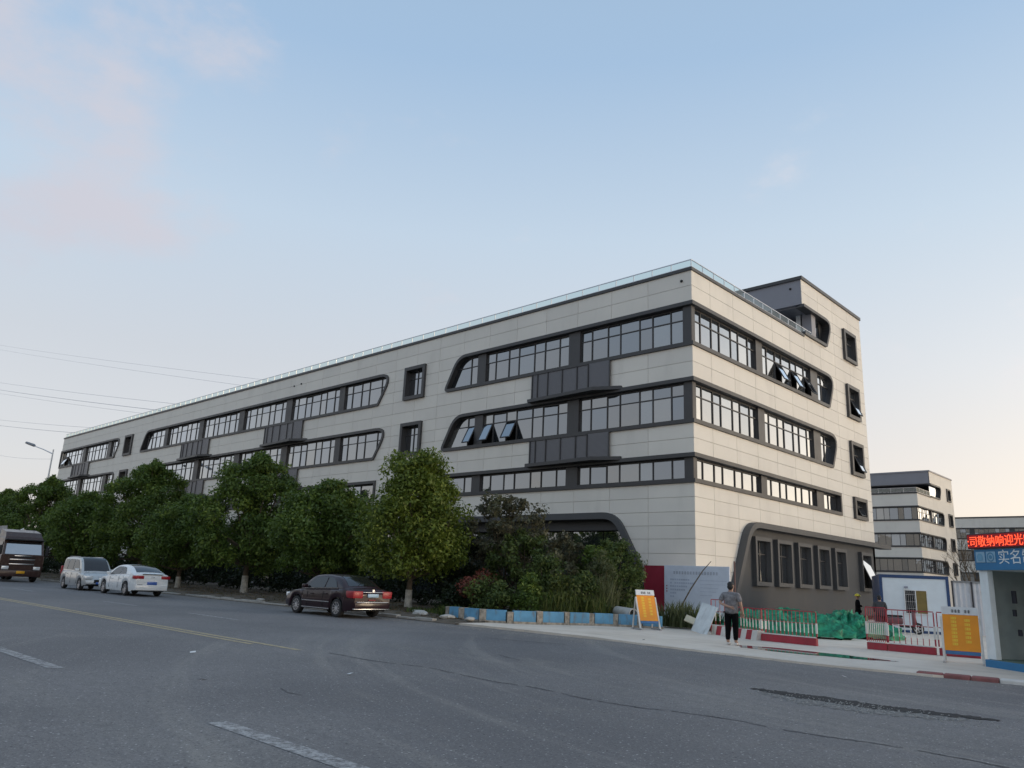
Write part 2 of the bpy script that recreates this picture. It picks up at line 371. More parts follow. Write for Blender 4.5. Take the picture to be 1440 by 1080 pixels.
def offset(path, wd, closed):
    """offset a CCW path inwards (to the left)"""
    k = len(path); out = []
    def nrm(p, q):
        dx, dy = q[0]-p[0], q[1]-p[1]; l = math.hypot(dx, dy) or 1; return (-dy/l, dx/l)
    for i in range(k):
        if closed: a, b, c = path[i-1], path[i], path[(i+1) % k]
        else: a, b, c = path[max(i-1, 0)], path[i], path[min(i+1, k-1)]
        n1 = nrm(a, b) if a != b else None; n2 = nrm(b, c) if b != c else None
        n1 = n1 or n2; n2 = n2 or n1
        mx, my = n1[0]+n2[0], n1[1]+n2[1]; d = (mx*n1[0]+my*n1[1]) or 1
        out.append((b[0]+mx*wd/d, b[1]+my*wd/d))
    return out
def rounded(pts, rad, n=7):
    """closed CCW polygon with corners rounded by tangent length rad[i]"""
    out = []; k = len(pts)
    for i in range(k):
        a, b, c = Vector(pts[i-1]), Vector(pts[i]), Vector(pts[(i+1) % k]); r = rad[i]
        if r <= 0: out.append(tuple(b)); continue
        p = b+(a-b).normalized()*r; q = b+(c-b).normalized()*r
        for j in range(n+1):
            t = j/n; out.append(tuple(p*(1-t)**2+b*2*t*(1-t)+q*t*t))
    return out
def clip_half(poly, p, q, keep_left=True):
    out = []; k = len(poly); sg = 1 if keep_left else -1
    def sd(a): return sg*((q[0]-p[0])*(a[1]-p[1])-(q[1]-p[1])*(a[0]-p[0]))
    for i in range(k):
        a, b = poly[i], poly[(i+1) % k]; da, db = sd(a), sd(b)
        if da >= 0: out.append(a)
        if (da > 0 and db < 0) or (da < 0 and db > 0):
            t = da/(da-db); out.append((a[0]+(b[0]-a[0])*t, a[1]+(b[1]-a[1])*t))
    return out
def area(p): return .5*sum(p[i][0]*p[(i+1) % len(p)][1]-p[(i+1) % len(p)][0]*p[i][1] for i in range(len(p))) if len(p) > 2 else 0
def subtract(poly, hole):
    """convex poly minus convex hole -> list of convex pieces"""
    hx = [p[0] for p in hole]; hz = [p[1] for p in hole]; px = [p[0] for p in poly]; pz = [p[1] for p in poly]
    if max(px) <= min(hx) or min(px) >= max(hx) or max(pz) <= min(hz) or min(pz) >= max(hz): return [poly]
    res = []; cur = poly
    for i in range(len(hole)):
        p, q = hole[i], hole[(i+1) % len(hole)]
        o = clip_half(cur, p, q, False)
        if area(o) > 1e-4: res.append(o)
        cur = clip_half(cur, p, q, True)
        if area(cur) < 1e-6: break
    return res
def intersect(poly, conv):
    for i in range(len(conv)):
        poly = clip_half(poly, conv[i], conv[(i+1) % len(conv)], True)
        if len(poly) < 3: return []
    return poly
def rect(a, z0, b, z1): return [(a, z0), (b, z0), (b, z1), (a, z1)]
def FL(ox, oy): return lambda s, z, d: (ox+s, oy-d, z)
def FR(ox, oy): return lambda s, z, d: (ox+d, oy+s, z)
def text_mesh(name, body, size, mt, parent, loc, rot, ext=.004, align='LEFT', sx=1.0):
    c = bpy.data.curves.new(name, 'FONT'); c.body = body; c.size = size; c.extrude = ext; c.align_x = align; c.resolution_u = 2
    o = bpy.data.objects.new(name, c); col.objects.link(o)
    dg = bpy.context.evaluated_depsgraph_get(); me = bpy.data.meshes.new_from_object(o.evaluated_get(dg))
    bpy.data.objects.remove(o); me.materials.clear(); me.materials.append(mt)
    r = link(name, me, parent, loc); r.rotation_euler = rot; r.scale = (sx, 1, 1); return r
# ------------------------------------------------------------------ ground
def sheet(name, pts, z, mt, label=None, kind='structure', z0=None):
    mb = MB()
    if z0 is None: mb.add([(x, y, z) for x, y in pts], [list(range(len(pts)))])
    else:
        k = len(pts); mb.add([(x, y, z) for x, y in pts]+[(x, y, z0) for x, y in pts], [list(range(k))]+[[i, i+k, (i+1) % k+k, (i+1) % k] for i in range(k)])
    o = mb.build(name, mt); tag(o, label, kind=kind); return o
def strip_grid(name, x0, x1, y0, y1, nx, ny, zf, mt):
    vs = [(lerp(x0, x1, i/nx), lerp(y0, y1, j/ny)) for j in range(ny+1) for i in range(nx+1)]
    mb = MB(); mb.add([(x, y, zf(x, y)) for x, y in vs], [(j*(nx+1)+i, j*(nx+1)+i+1, (j+1)*(nx+1)+i+1, (j+1)*(nx+1)+i) for j in range(ny) for i in range(nx)])
    o = mb.build(name, mt, smooth=60); tag(o, kind='structure'); return o
sheet('ground', [(-1500, -1500), (1500, -1500), (1500, 1500), (-1500, 1500)], -.06, M['earth'])
sheet('road', [(-600, -46), (250, -46), (250, -14.45), (-600, -14.45)], 0, M['asphalt'])
rng = random.Random(3)
# concrete apron of the site entrance (edge a little uneven), yard behind it
edge = [(-1.2, -14.2), (0.9, -14.2), (2.5, -14.15), (4.7, -14.2), (6.6, -14.55), (8.3, -14.85), (9.9, -14.95), (11.2, -15.1), (12.6, -15.1), (14.0, -14.9), (15.2, -14.5), (17, -14.45), (30, -14.45)]
fine = []
for (a, b), (c, d) in zip(edge, edge[1:]):
    for k in range(6): fine.append((lerp(a, c, k/6), lerp(b, d, k/6)+rng.uniform(-.05, .05)))
sheet('entrance_pavement', fine+[(30, -14.45), (30, 60), (.8, 60), (.8, -8.0), (-1.2, -12.4)], .05, M['apron'], z0=-.05)
# earth verge with kerb, from the entrance to the far left
def vz(x, y): return .13+.05*math.sin(x*.9)*math.sin(y*1.3)+.03*math.sin(x*3.1+y*2.2)
strip_grid('verge', -160, -1.0, -14.47, 0.35, 400, 44, lambda x, y: .01+(vz(x, y)-.01)*min(1, max(0, (y+14.4)/.5)), M['earth'])
# white/yellow road markings
for nm, xs, y, wd, mt in [('centre_line', (-300, 3.4), -24.40, .15, 'yellow'), ('centre_line', (-300, 4.9), -24.14, .15, 'yellow')]:
    sheet(nm, [(xs[0], y-wd/2), (xs[1], y-wd/2), (xs[1], y+wd/2), (xs[0], y+wd/2)], .004, M[mt])
for x0 in [-60, -51, -42, -33, -24, -15, -6, 11.2]+[2.4]:
    L = 3.6 if x0 < 11 else 3.4
    sheet('lane_dash', [(x0, -29.12), (x0+L, -29.12), (x0+L, -28.9), (x0, -28.9)], .004, M['white_line'])
for x0 in [-58, -49, -40, -28.2, -15.3, -7.4]:
    sheet('lane_dash', [(x0, -20.95), (x0+3.4, -20.95), (x0+3.4, -20.8), (x0, -20.8)], .004, M['white_line'])
# broken asphalt: a long rut and a joint crack
def ribbon(name, pts, mt, z=.004, j=.04, sub=10, seed=1):
    r = random.Random(seed); a = []; b = []
    for (x0, y0, w0), (x1, y1, w1) in zip(pts, pts[1:]):
        for k in range(sub):
            t = k/sub; x, y, ww = lerp(x0, x1, t), lerp(y0, y1, t), lerp(w0, w1, t)
            y += r.uniform(-j, j)*.5; a.append((x, y-ww/2-r.uniform(0, j))); b.append((x, y+ww/2+r.uniform(0, j)))
    return sheet(name, a+b[::-1], z, mt)
M['crack'] = mat('fresh_asphalt', (.018, .018, .02), .85, var=.5, scale=9, coord='world', bmp=.9, bscale=30)
M['rubble'] = mat('crumbled_edge', (.17, .165, .16), .9, var=.5, scale=14, coord='world', bmp=1, bscale=25)
ribbon('asphalt_rut', [(13.0, -20.48, .02), (13.4, -20.55, .24), (14.0, -20.62, .42), (14.8, -20.66, .46), (15.5, -20.6, .36), (16.0, -20.47, .24), (16.6, -20.32, .02)], M['crack'], .008, .10, 14)
ribbon('asphalt_rut', [(13.3, -20.8, .04), (14.1, -21.1, .40), (14.9, -21.15, .55), (15.6, -21.0, .42), (16.3, -20.75, .05)], M['rubble'], .004, .14, 14, seed=5)
M['seam'] = mat('worn_seam', (.10, .097, .10), .9, var=.5, scale=6, coord='world', bmp=.5)
cr_ = random.Random(21); x_ = 5.6; yk = lambda x: -23.85+.12*math.sin(x*.9)+.08*math.sin(x*2.3+1)
while x_ < 18.5:
    l_ = cr_.uniform(.5, 1.6); ribbon('joint_crack', [(x_, yk(x_), .006), (x_+l_*.35, yk(x_+l_*.35), cr_.uniform(.008, .03)), (x_+l_*.7, yk(x_+l_*.7)+cr_.uniform(-.06, .06), cr_.uniform(.006, .024)), (x_+l_, yk(x_+l_), .005)], M['seam'], .004, .03, 9, int(x_*10)); x_ += l_+cr_.uniform(0, .22)
ribbon('joint_crack', [(7.2, -20.65, .02), (7.7, -20.85, .07), (8.3, -21.1, .02)], M['seam'], .004, .03, 8, 9)
ribbon('joint_crack', [(9.4, -27.2, .006), (9.8, -27.3, .02), (10.1, -27.25, .006)], M['seam'], .004, .012, 6, 11)
# loose grit thrown out of the rut and along the pavement edge
gr_ = random.Random(31); gm = MB()
for k in range(900):
    if k < 420: gx, gy, gs = gr_.gauss(14.8, .9), gr_.gauss(-20.95, .28), gr_.uniform(.006, .022)
    else: gx, gy, gs = gr_.uniform(-8, 17), -14.95-abs(gr_.gauss(0, .5)), gr_.uniform(.006, .02)
    c_ = [(gx+gr_.uniform(-gs, gs), gy+gr_.uniform(-gs, gs), .004) for _ in range(3)]; gm.add([(gx-gs, gy-gs*.6, .003), (gx+gs, gy-gs*.5, .003), (gx+gs*.2, gy+gs, .003), (gx, gy, .004+gs*.9)], [(0, 1, 3), (1, 2, 3), (2, 0, 3)])
tag(gm.build('road_grit', mat('grit', (.33, .32, .30), .9, var=.3, scale=30, coord='world')), 'loose grit scattered round the rut and along the pavement edge', 'grit', kind='stuff')
ribbon('joint_crack', [(3.6, -17.5, .02), (4.6, -17.3, .05), (6, -16.8, .02)], M['seam'], .004, .03, 14, 12)

# ------------------------------------------------------------------ the office building
def pattern(a, b): # seven lights to a bay, narrow ones open
    p = [.79, 1.13, .85, 1.27, .83, 1.13, .78]; t = sum(p); o = [a]
    for q in p: o.append(o[-1]+q/t*(b-a))
    return o
STAT = dict(pane=0)
class Building:
    def __init__(s, name, label, ox, oy, detail=True, cat='building'):
        s.root = thing(name, label, cat); s.ox, s.oy = ox, oy; s.L = FL(ox, oy); s.R = FR(ox, oy); s.detail = detail
        s.far = MB(); s.farm = MB(); s.npane = 0
    def pane(s, F, poly, d, par, hinge=None):
        if abs(area(poly)) < .03: return
        if s.npane < 300 and F(poly[0][0], 0, 0)[0]-s.ox > -72: s.npane += 1; MB().prism(F, poly, d-.02, d).build('pane', M['pane'], par)
        else: s.far.prism(F, poly, d-.02, d)
    def band(s, F, outline, path, z0, z1, bays, piers, transom, openers=(), wd=.2, closed=False, dfr=.10, gd=-.26, dout=-.02):
        """outline: closed convex opening; path: frame path (CCW, may be open)"""
        part = MB().frame(F, path, wd, -.42, dfr, closed, dout).build('window_band', M['dark'], s.root)
        inner = offset(outline, .14, True); mm = MB()
        b0, b1 = z0+.24, z1-.27; mw = .055
        for bi, xs in enumerate(bays):
            e = .03
            for x in xs: mm.prism(F, c, gd-.04, gd+.05) if (c := intersect(rect(x-mw/2, b0, x+mw/2, b1), inner)) else None
            rows = [(b0, b1)] if transom is None else [(b0, transom), (transom, b1)]
            for zz in ([b0, b1] if transom is None else [b0, transom, b1]):
                c = intersect(rect(xs[0], zz-mw/2, xs[-1], zz+mw/2), inner)
                if c: mm.prism(F, c, gd-.05, gd+.042)
            for r, (y0, y1) in enumerate(rows):
                for i in range(len(xs)-1):
                    if (bi, i) in openers and r == 0: s.sash(F, xs[i]+.02, xs[i+1]-.02, y0, y1, gd, part); continue
                    c = intersect(rect(xs[i]+.005, y0+.005, xs[i+1]-.005, y1-.005), inner)
                    if len(c) > 2: s.pane(F, c, gd, part)
        mm.build('mullion_frame', M['dark'], part)
        # head and sill pieces closing the gap between surround and glazing
        for a, b in ((z0+.05, b0), (b1, z1-.05)):
            xa = min(p[0] for p in inner); xb = max(p[0] for p in inner); c = intersect(rect(xa, a, xb, b), inner)
            if c: MB().prism(F, c, gd-.1, gd+.03).build('head_panel' if a > b0 else 'sill_panel', M['dark'], part)
        for a, b in piers:
            c = intersect(rect(a, z0+.06, b, z1-.06), inner)
            if c: MB().prism(F, c, gd-.1, gd+.16).build('pier', M['dark'], part)
        return part
    def sash(s, F, x0, x1, z0, z1, d, par, ang=27):
        """top-hung light pushed open"""
        h = z1-z0; a = R(ang); mb = MB(); w = .06
        def G(sx, zz, dd): # hinge at top
            l = z1-zz; return F(sx, z1-l*math.cos(a)+dd*math.sin(a), d+l*math.sin(a)+dd*math.cos(a))
        mb.frame(G, rect(x0, z0, x1, z1), w, -.02, .03, True, dout=-.03)
        o = mb.build('open_sash', M['dark'], par); MB().prism(G, rect(x0+w*.8, z0+w*.8, x1-w*.8, z1-w*.8), -.015, .005).build('pane', M['pane'], par); return o
    def window(s, F, x0, x1, z0, z1, wd=.24, dfr=.18, opener=False, gd=-.25, split=True, dout=-.02, name='window', m=None):
        part = MB().frame(F, rect(x0, z0, x1, z1), wd, gd-.1, dfr, True, dout).build(name, M['dark'] if m is None else m, s.root)
        a, b, c, d = x0+wd, x1-wd, z0+wd, z1-wd; mm = MB(); xm = (a+b)/2 if split else b; zt = d-.32*(d-c) if split else d
        mw = .05
        for x in ([a, xm, b] if split else [a, b]): mm.prism(F, rect(x-mw/2, c, x+mw/2, d), gd-.03, gd+.05)
        for zz in ([c, zt, d] if split else [c, d]): mm.prism(F, rect(a, zz-mw/2, b, zz+mw/2), gd-.04, gd+.042)
        mm.build('mullion_frame', M['dark'], part)
        for i, (p, q) in enumerate([(a, xm), (xm, b)] if split else [(a, b)]):
            for j, (y0, y1) in enumerate([(c, zt), (zt, d)] if split else [(c, d)]):
                if opener and j == 0 and i == (1 if split else 0): s.sash(F, p+.02, q-.02, y0, y1, gd, part, 24)
                else: s.pane(F, rect(p, y0, q, y1), gd, part)
        return part
    def cladding(s, F, se, ze, holes, region, limit, near):
        cells = []; back = MB()
        for i in range(len(se)-1):
            for j in range(len(ze)-1):
                a, b, c, d = se[i], se[i+1], ze[j], ze[j+1]
                if not region(a, b, c, d): continue
                full = [rect(a, c, b, d)]; g = .011; cell = [rect(a+g, c+g, b-g, d-g)]
                for h in holes:
                    full = [q for p in full for q in subtract(p, h)]; cell = [q for p in cell for q in subtract(p, h)]
                for p in full: back.add([F(x, zz, -.035) for x, zz in p], [list(range(len(p)))])
                if sum(area(p) for p in cell) < .03: continue
                mb = MB()
                for p in cell:
                    k = len(p); mb.add([F(x, zz, 0) for x, zz in p]+[F(x, zz, -.035) for x, zz in p], [list(range(k))])
                    for q in range(k):
                        (x0, y0), (x1, y1) = p[q], p[(q+1) % k]
                        if (abs(x0-x1) < 1e-6 and (abs(x0-a-g) < 1e-5 or abs(x0-b+g) < 1e-5)) or (abs(y0-y1) < 1e-6 and (abs(y0-c-g) < 1e-5 or abs(y0-d+g) < 1e-5)):
                            o = len(mb.v)-2*k; mb.f.append([o+q, o+q+k, o+(q+1) % k+k, o+(q+1) % k]); mb.mi.append(0)
                cells.append((near((a+b)/2, (c+d)/2), mb))
        wall = back.build('wall', M['joint'], s.root)
        cells.sort(key=lambda t: t[0]); rest = MB()
        for i, (k, mb) in enumerate(cells):
            if i < limit: mb.build('panel', M['clad'], wall)
            else: rest.add(mb.v, mb.f)
        if rest.v: tag(rest.build('panel', M['clad'], wall), kind='stuff')
        return wall
T4, B4, T3, B3, T2, B2 = 16.0, 13.6, 11.92, 9.56, 8.05, 6.57
main = Building('office_building', 'long four storey cream panelled building with dark ribbon windows and rounded ends', 0, 0)
L, Rr = main.L, main.R
def outL(x0, x1, z0, z1, leftround=True, rightround=False):
    # CCW: BL, BR, TR, TL
    BL = (x0-.35, z0) if leftround else (x0, z0); TL = (x0+.96, z1) if leftround else (x0, z1)
    BR = (x1-.7, z0) if rightround else (x1, z0); TR = (x1+.9, z1) if rightround else (x1, z1)
    rad = [.55 if leftround else 0, .14 if rightround else 0, 1.6 if rightround else 0, .85 if leftround else 0]
    return rounded([BL, BR, TR, TL], rad)
def open_path(o, xe):
    """frame path of an opening whose right end runs on to the corner at xe"""
    return [(xe, o_) for o_ in [max(p[1] for p in o)]]+[p for p in o if p[0] < xe-1e-6 and p[1] > 0][::1]
holesL, holesR = [], []
C0 = .10
piersA = [(-8.25, -7.42), (-15.95, -15.2)]
baysA = [pattern(-7.42, -.62), pattern(-15.2, -8.25), [-19.0, -16.67, -15.95]]
piersB = [(-31.72, -31.0), (-39.75, -38.8), (-48.1, -47.1), (-56.35, -55.4), (-64.6, -63.8)]
baysB = [[-31.0, -30.1, -28.9, -27.9, -26.4, -25.4], pattern(-38.8, -31.72), pattern(-47.1, -39.75), pattern(-55.4, -48.1), pattern(-63.8, -56.35), [-70.7, -69.2, -68.1, -67.1, -65.9, -64.6]]
piersC = [(-81.2, -80.1), (-89.9, -88.8)]
baysC = [[-80.1, -79.3, -78.4, -77.2], pattern(-88.8, -81.2), pattern(-97.9, -89.9)]
for t, b, tr in ((T4, B4, 15.1), (T3, B3, 11.06)):
    op = {(2, 1), (1, 0), (1, 2)} if t == T3 else ()
    o = outL(-18.7, 0, b, t)
    arc = [p for p in o if p[0] < -1]     # TL arc then BL arc
    tl = [p for p in arc if p[1] > (t+b)/2]; bl = [p for p in arc if p[1] <= (t+b)/2]
    path = [(C0, t)]+tl+bl+[(C0, b)]
    main.band(L, rect(-30, b, 0, t) if 0 else o, path, b, t, baysA, piersA, tr, op, dout=-.42); holesL.append(o)
    o = outL(-70.2, -25.6, b, t, True, True); main.band(L, o, o, b, t, baysB, piersB, tr, closed=True); holesL.append(o)
    o = outL(-98.2, -77.5, b, t, False, True); main.band(L, o, o, b, t, baysC, piersC, tr, closed=True, openers={(2, 1)} if t == T4 else ()); holesL.append(o)
    # right facade
    o = rounded([(0, b), (17.55, b), (18.8, t), (0, t)], [0, .14, 1.5, 0])
    path = [(.42, b)]+[p for p in o if p[0] > 1]+[(.42, t)]
    bays = [pattern(.42, 7.3), pattern(8.1, 15.0), [16.1, 16.95, 18.7]]
    main.band(Rr, o, path, b, t, bays, [(7.3, 8.1), (15.0, 16.1)], tr, {(1, 2), (1, 4), (1, 6)} if t == T4 else ()); holesR.append(o)
# low ribbon of the first floor
o = rect(-18.85, B2, 0, T2); main.band(L, o, [(C0, T2), (-18.85, T2), (-18.85, B2), (C0, B2)], B2, T2, [baysA[0], baysA[1], [-18.5, -16.75, -15.95]], piersA, None, dout=-.42); holesL.append(o)
o = rect(-70.2, B2, -25.8, T2); main.band(L, o, o, B2, T2, [[-31.0, -30.1, -28.9, -27.9, -26.2]]+baysB[1:5]+[[-69.9, -69.2, -68.1, -67.1, -65.9, -64.6]], piersB, None, closed=True); holesL.append(o)
o = rect(-98.2, B2, -77.6, T2); main.band(L, o, o, B2, T2, baysC, piersC, None, closed=True); holesL.append(o)
o = rect(0, B2, 18.6, T2); main.band(Rr, o, [(.42, B2), (18.6, B2), (18.6, T2), (.42, T2)], B2, T2, [pattern(.42, 7.4), pattern(8.1, 15.0), [16.1, 17.1, 18.3]], [(7.4, 8.1), (15.0, 16.1)], None); holesR.append(o)
for z0, z1 in ((B4, T4), (B3, T3), (B2, T2)):
    MB().bbox((-.62, .08, z0+.1), (-.08, .46, z1-.1), .05).build('corner_pier', M['dark'], main.root)
# single windows
for x in (-23.3, -75.3):
    for z0, z1 in ((B4, T4), (B3, T3), (B2, T2)):
        main.window(L, x, x+2.25, z0, z1); holesL.append(rect(x+.05, z0+.05, x+2.2, z1-.05))
for z0, z1, opn in ((17.8, 20.1, False), (B4, T4, True), (B3, T3, True), (B2, T2, True)):
    main.window(Rr, 20.75, 23.05, z0, z1, opener=opn, gd=-.16); holesR.append(rect(20.8, z0+.05, 23.0, z1-.05))
# ground floor: dark plinth opening on the right facade with its canopy-like surround
gf = rounded([(2.45, 0), (24.72, 0), (24.72, 5.12), (5.03, 5.12)], [0, 0, 0, 1.05]); holesR.append(gf)
top = [p for p in gf if p[1] > .5 and p[0] < 20]
gp = [(26.5, 5.12)]+top+[(2.45, .03)]
MB().frame(Rr, gp, .3, -.35, .42, False, 0).build('entrance_surround', M['dark'] if 0 else mat('surround_grey', (.076, .077, .08), .6, coord='world', var=.06), main.root)
dw = MB(); gin = offset(gf, .25, True); hol = [rect(a+.08, 1.9, a+1.85, 4.3) for a in (5.85, 8.5, 11.2, 13.95, 16.65, 21.2)]
pcs = [rect(2.7, 0, 24.72, 5.0)]; pcs = [intersect(p, gin) for p in pcs]
for h in hol: pcs = [q for p in pcs for q in subtract(p, h)]
for p in pcs: dw.add([Rr(a, zz, -.05) for a, zz in p], [list(range(len(p)))])
dw.build('plinth_wall', M['darkwall'], main.root)
for i, a in enumerate((5.85, 8.5, 11.2, 13.95, 16.65, 21.2)):
    main.window(Rr, a, a+1.95, 1.83, 4.38, wd=.2, dfr=.2, gd=-.12, opener=(i == 5), split=(i != 5), dout=-.06, m=MATS['surround_grey'])
# ground floor of the left facade: arched recess
ga = rounded([(-60, 0), (-1.5, 0), (-4.55, 5.24), (-60, 5.24)], [0, 0, .9, 0]); holesL.append(ga)
pa = [(-1.5, .03)]+[p for p in ga if p[1] > .5 and p[0] > -59]+[(-60, 5.24)]
MB().frame(L, pa, .34, -1.0, .2, False).build('arcade_surround', MATS['surround_grey'], main.root)
MB().prism(L, rect(-60, 4.35, -2.2, 5.0), -.8, -.45).build('lintel', MATS['surround_grey'], main.root)
for k in range(26):
    x = -4.0-k*2.1
    MB().prism(L, rect(x-2.04, .3, x, 4.3), -.82, -.8).build('shopfront_pane', M['pane'], main.root)
# end walls, roof, core
MB().box((-97.4, .9, 0), (-.95, 23.6, 16.9)).build('core', M['core'], main.root)
MB().box((-98, .3, 16.92), (-.3, 24.2, 17.1)).build('roof', M['roof'], main.root)
MB().box((-98.2, .05, 0), (-97.9, 24.4, 17.7)).box((-98.2, 24.1, 0), (-.05, 24.45, 17.7)).build('rear_wall', M['clad'], main.root)
MB().box((-98.2, .04, 16.9), (-.04, .24, 17.69)).box((-.24, .24, 16.9), (-.04, 14.1, 17.69)).build('parapet', M['clad'], main.root)
MB().box((-98.3, -.07, 17.7), (.07, .3, 17.86)).box((-.3, .3, 17.7), (.07, 14.0, 17.86)).build('coping', M['dark'], main.root)
# tower on the roof
tw = MB().box((-16, 14.05, 20.0), (-.05, 14.3, 21.72)).box((-16.2, 14.3, 20.0), (-16, 24.4, 21.72))
tw.build('fascia', M['greyfascia'], main.root)
MB().box((-16.1, 13.93, 21.72), (.09, 14.35, 21.94)).box((-.35, 14.35, 21.72), (.09, 24.52, 21.94)).box((-16.1, 24.1, 21.72), (-.35, 24.52, 21.94)).build('coping', M['dark'], main.root)
MB().box((-16, 14.3, 21.4), (-.35, 24.2, 21.6)).box((-16, 14.31, 19.92), (-.36, 24.1, 20.05)).build('tower_roof', M['greyfascia'], main.root)
MB().box((-15.8, 17.4, 17.1), (-.4, 17.6, 20.0)).box((-16, 17.6, 17.1), (-.9, 24, 19.9)).build('tower_core', M['core'], main.root)
MB().box((-.75, 15.7, 17.1), (-.12, 16.35, 19.95)).build('column', M['greyfascia'], main.root)
MB().box((-1.25, 15.9, 17.1), (-.95, 16.2, 19.95)).build('column', M['white'], main.root)
ot = rounded([(14.0, 17.87), (17.6, 17.87), (18.8, 19.98), (14.0, 19.98)], [0, .12, 1.35, 0]); holesR.append(ot)
MB().frame(Rr, [p for p in [(14.0, 17.87)]+[q for q in ot if q[0] > 15]+[(14.0, 19.98)]], .2, -.45, .14, False).build('window_band', M['dark'], main.root)
main.pane(Rr, intersect(rect(16.4, 18.0, 17.3, 19.85), offset(ot, .14, True)), -.33, main.root)
MB().prism(Rr, intersect(rect(17.3, 17.9, 18.7, 19.9), offset(ot, .1, True)), -.45, -.4).build('reveal', M['dark'], main.root)
# cladding panels
seL = [0]; x = -2.68
while x > -98.2: seL.append(x); x -= 2.43
seL.append(-98.2); seL = seL[::-1]
seR = [0, 1.9, 4.45, 6.9, 9.35, 11.8, 14.0, 16.6, 19.1, 21.9, 24.45]
rows = [0, .8, 1.6, 2.4, 3.15, 3.85, 4.5, 5.17, 5.88, B2, 7.3, T2, 8.8, B3, 10.35, 11.15, T3, 12.75, B4, 14.4, 15.2, T4, 16.87, 17.7]
camd = lambda F: (lambda s, z: math.dist(F(s, z, 0), (19.4, -33.3, 1.6)) + (60 if z < 2.3 else 0))
main.cladding(L, seL, rows, holesL, lambda a, b, c, d: True, 190, camd(L))
main.cladding(Rr, seR, rows+[18.55, 19.3, 20.0, 20.85, 21.72], holesR, lambda a, b, c, d: c < 17.6 or a > 13.9, 170, camd(Rr))
# perforated balcony boxes with their wedge-shaped slabs
for xr, lev in [(-5.1, (T3, B4)), (-5.1, (T2, B3)), (-36.4, (T3, B4)), (-36.4, (T2, B3)), (-53.2, (T3, B4)), (-53.2, (T2, B3)), (-86.2, (T3, B4))]:
    z0, z1 = lev; wide = 5.75 if xr > -10 else 6.1; xl = xr-wide; xk = xr-.85; dl, dk = .36, .72
    bp = MB().poly3([(xl-.1, .05, z0+.12), (xl-.1, -dl-.06, z0+.12), (xk+.1, -dk-.06, z0+.12), (xr+.75, -.1, z0+.12), (xr+.75, .05, z0+.12)], (0, 0, 1), .19).build('balcony', M['dark'], main.root)
    cuts = [0, .1, .29, .55, .81, 1.0]
    za, zb = z0+.13, z1-.0
    def onf(t, zz, o=0): # flared skirt: flush with the wall at the sill, out at the slab
        return (lerp(xl, xr-1.5, t), -.12-o, zz)
    for a, b in zip(cuts, cuts[1:]):
        a2, b2 = a+.004, b-.004; MB().poly3([onf(a2, za), onf(b2, za), onf(b2, zb), onf(a2, zb)], (0, -1, 0), .03).build('perforated_panel', M['perf'], bp)
    MB().poly3([(xr-1.49, -.12, za), (xr, -.12, za), (xr, -.12, zb), (xr-1.49, -.12, zb)], (0, -1, 0), .03).build('perforated_panel', M['perf'], bp)
    mm = MB()
    for t in cuts: mm.bar(onf(t, za, .02), onf(t, zb, .02), .06, .06)
    mm.bar((xr, -.14, za), (xr, -.14, zb), .06); mm.bar(onf(0, zb, .02), onf(1, zb, .02), .06, .06)
    mm.build('balcony_frame', M['dark'], bp)
    MB().box((xl, -.115, zb-.03), (xr, .03, zb+.02)).build('balcony_cap', M['dark'], bp)
# roof railing: posts, rails and glass
def railing(p0, p1, z, n, par, h=.48):
    p0, p1 = Vector(p0), Vector(p1); d = (p1-p0)
    rl = MB().bar(p0+Vector((0, 0, z+h)), p1+Vector((0, 0, z+h)), .045).bar(p0+Vector((0, 0, z+.1)), p1+Vector((0, 0, z+.1)), .03).build('roof_railing', M['steel'], par)
    ang = math.atan2(d.y, d.x); seg = d.length/n
    pm = MB().box((-.02, -.02, 0), (.02, .02, h)).mesh('post', M['steel']); gm = MB().box((.04, -.006, .13), (seg-.04, .006, h-.04)).mesh('glass_panel', M['rail_glass'])
    for i in range(n+1):
        q = p0+d*i/n; o = link('post', pm, rl, (q.x, q.y, z)); o.rotation_euler.z = ang
        if i < n: o = link('glass_panel', gm, rl, (q.x, q.y, z)); o.rotation_euler.z = ang
    return rl
railing((-98, .1, 0), (-.06, .1, 0), 17.86, 81, main.root); railing((-.06, .1, 0), (-.06, 15.4, 0), 17.86, 13, main.root)
for p in ((-.58, -.03, 17.2), (-37.5, -.03, 16.9), (-38.6, -.03, 16.85), (-.75, 14.02, 21.2)):
    MB().lathe([(.0, -.03), (.07, -.03), (.08, .02), (.05, .03), (.05, .2)], 10, 'y', p).build('roof_drain', M['black'], main.root)
tag(main.far.build('pane', M['pane'], main.root), kind='stuff')

# ------------------------------------------------------------------ buildings behind
b2 = Building('far_office_building', 'smaller cream building with dark window bands behind the blue framed container', -19.5, 103.6)
F2L, F2R = b2.L, b2.R; h2L, h2R = [], []
for z0, z1 in ((13.7, 16.1), (9.45, 11.8), (5.4, 7.8)):
    o = rect(-40, z0, 0, z1); b2.band(F2L, o, [(.14, z1), (-40, z1), (-40, z0), (.14, z0)], z0, z1, [pattern(-7.5, -.3), pattern(-15.5, -8), pattern(-23.5, -16)], [(-8, -7.5), (-16, -15.5)], None); h2L.append(o)
    o = rounded([(0, z0), (13.7, z0), (14.6, z1), (0, z1)], [0, .2, 1.6, 0])
    b2.band(F2R, o, [(.42, z0)]+[p for p in o if p[0] > 1]+[(.42, z1)], z0, z1, [pattern(.42, 7.2), [7.9, 9, 10, 11, 12.2, 13.2, 14.5]], [(7.2, 7.9)], z1-.95); h2R.append(o)
for z0, z1 in ((18.4, 20.7), (13.9, 16.2), (9.6, 11.9), (5.5, 7.7)): b2.window(F2R, 17.0, 19.3, z0, z1); h2R.append(rect(17.05, z0+.05, 19.25, z1-.05))
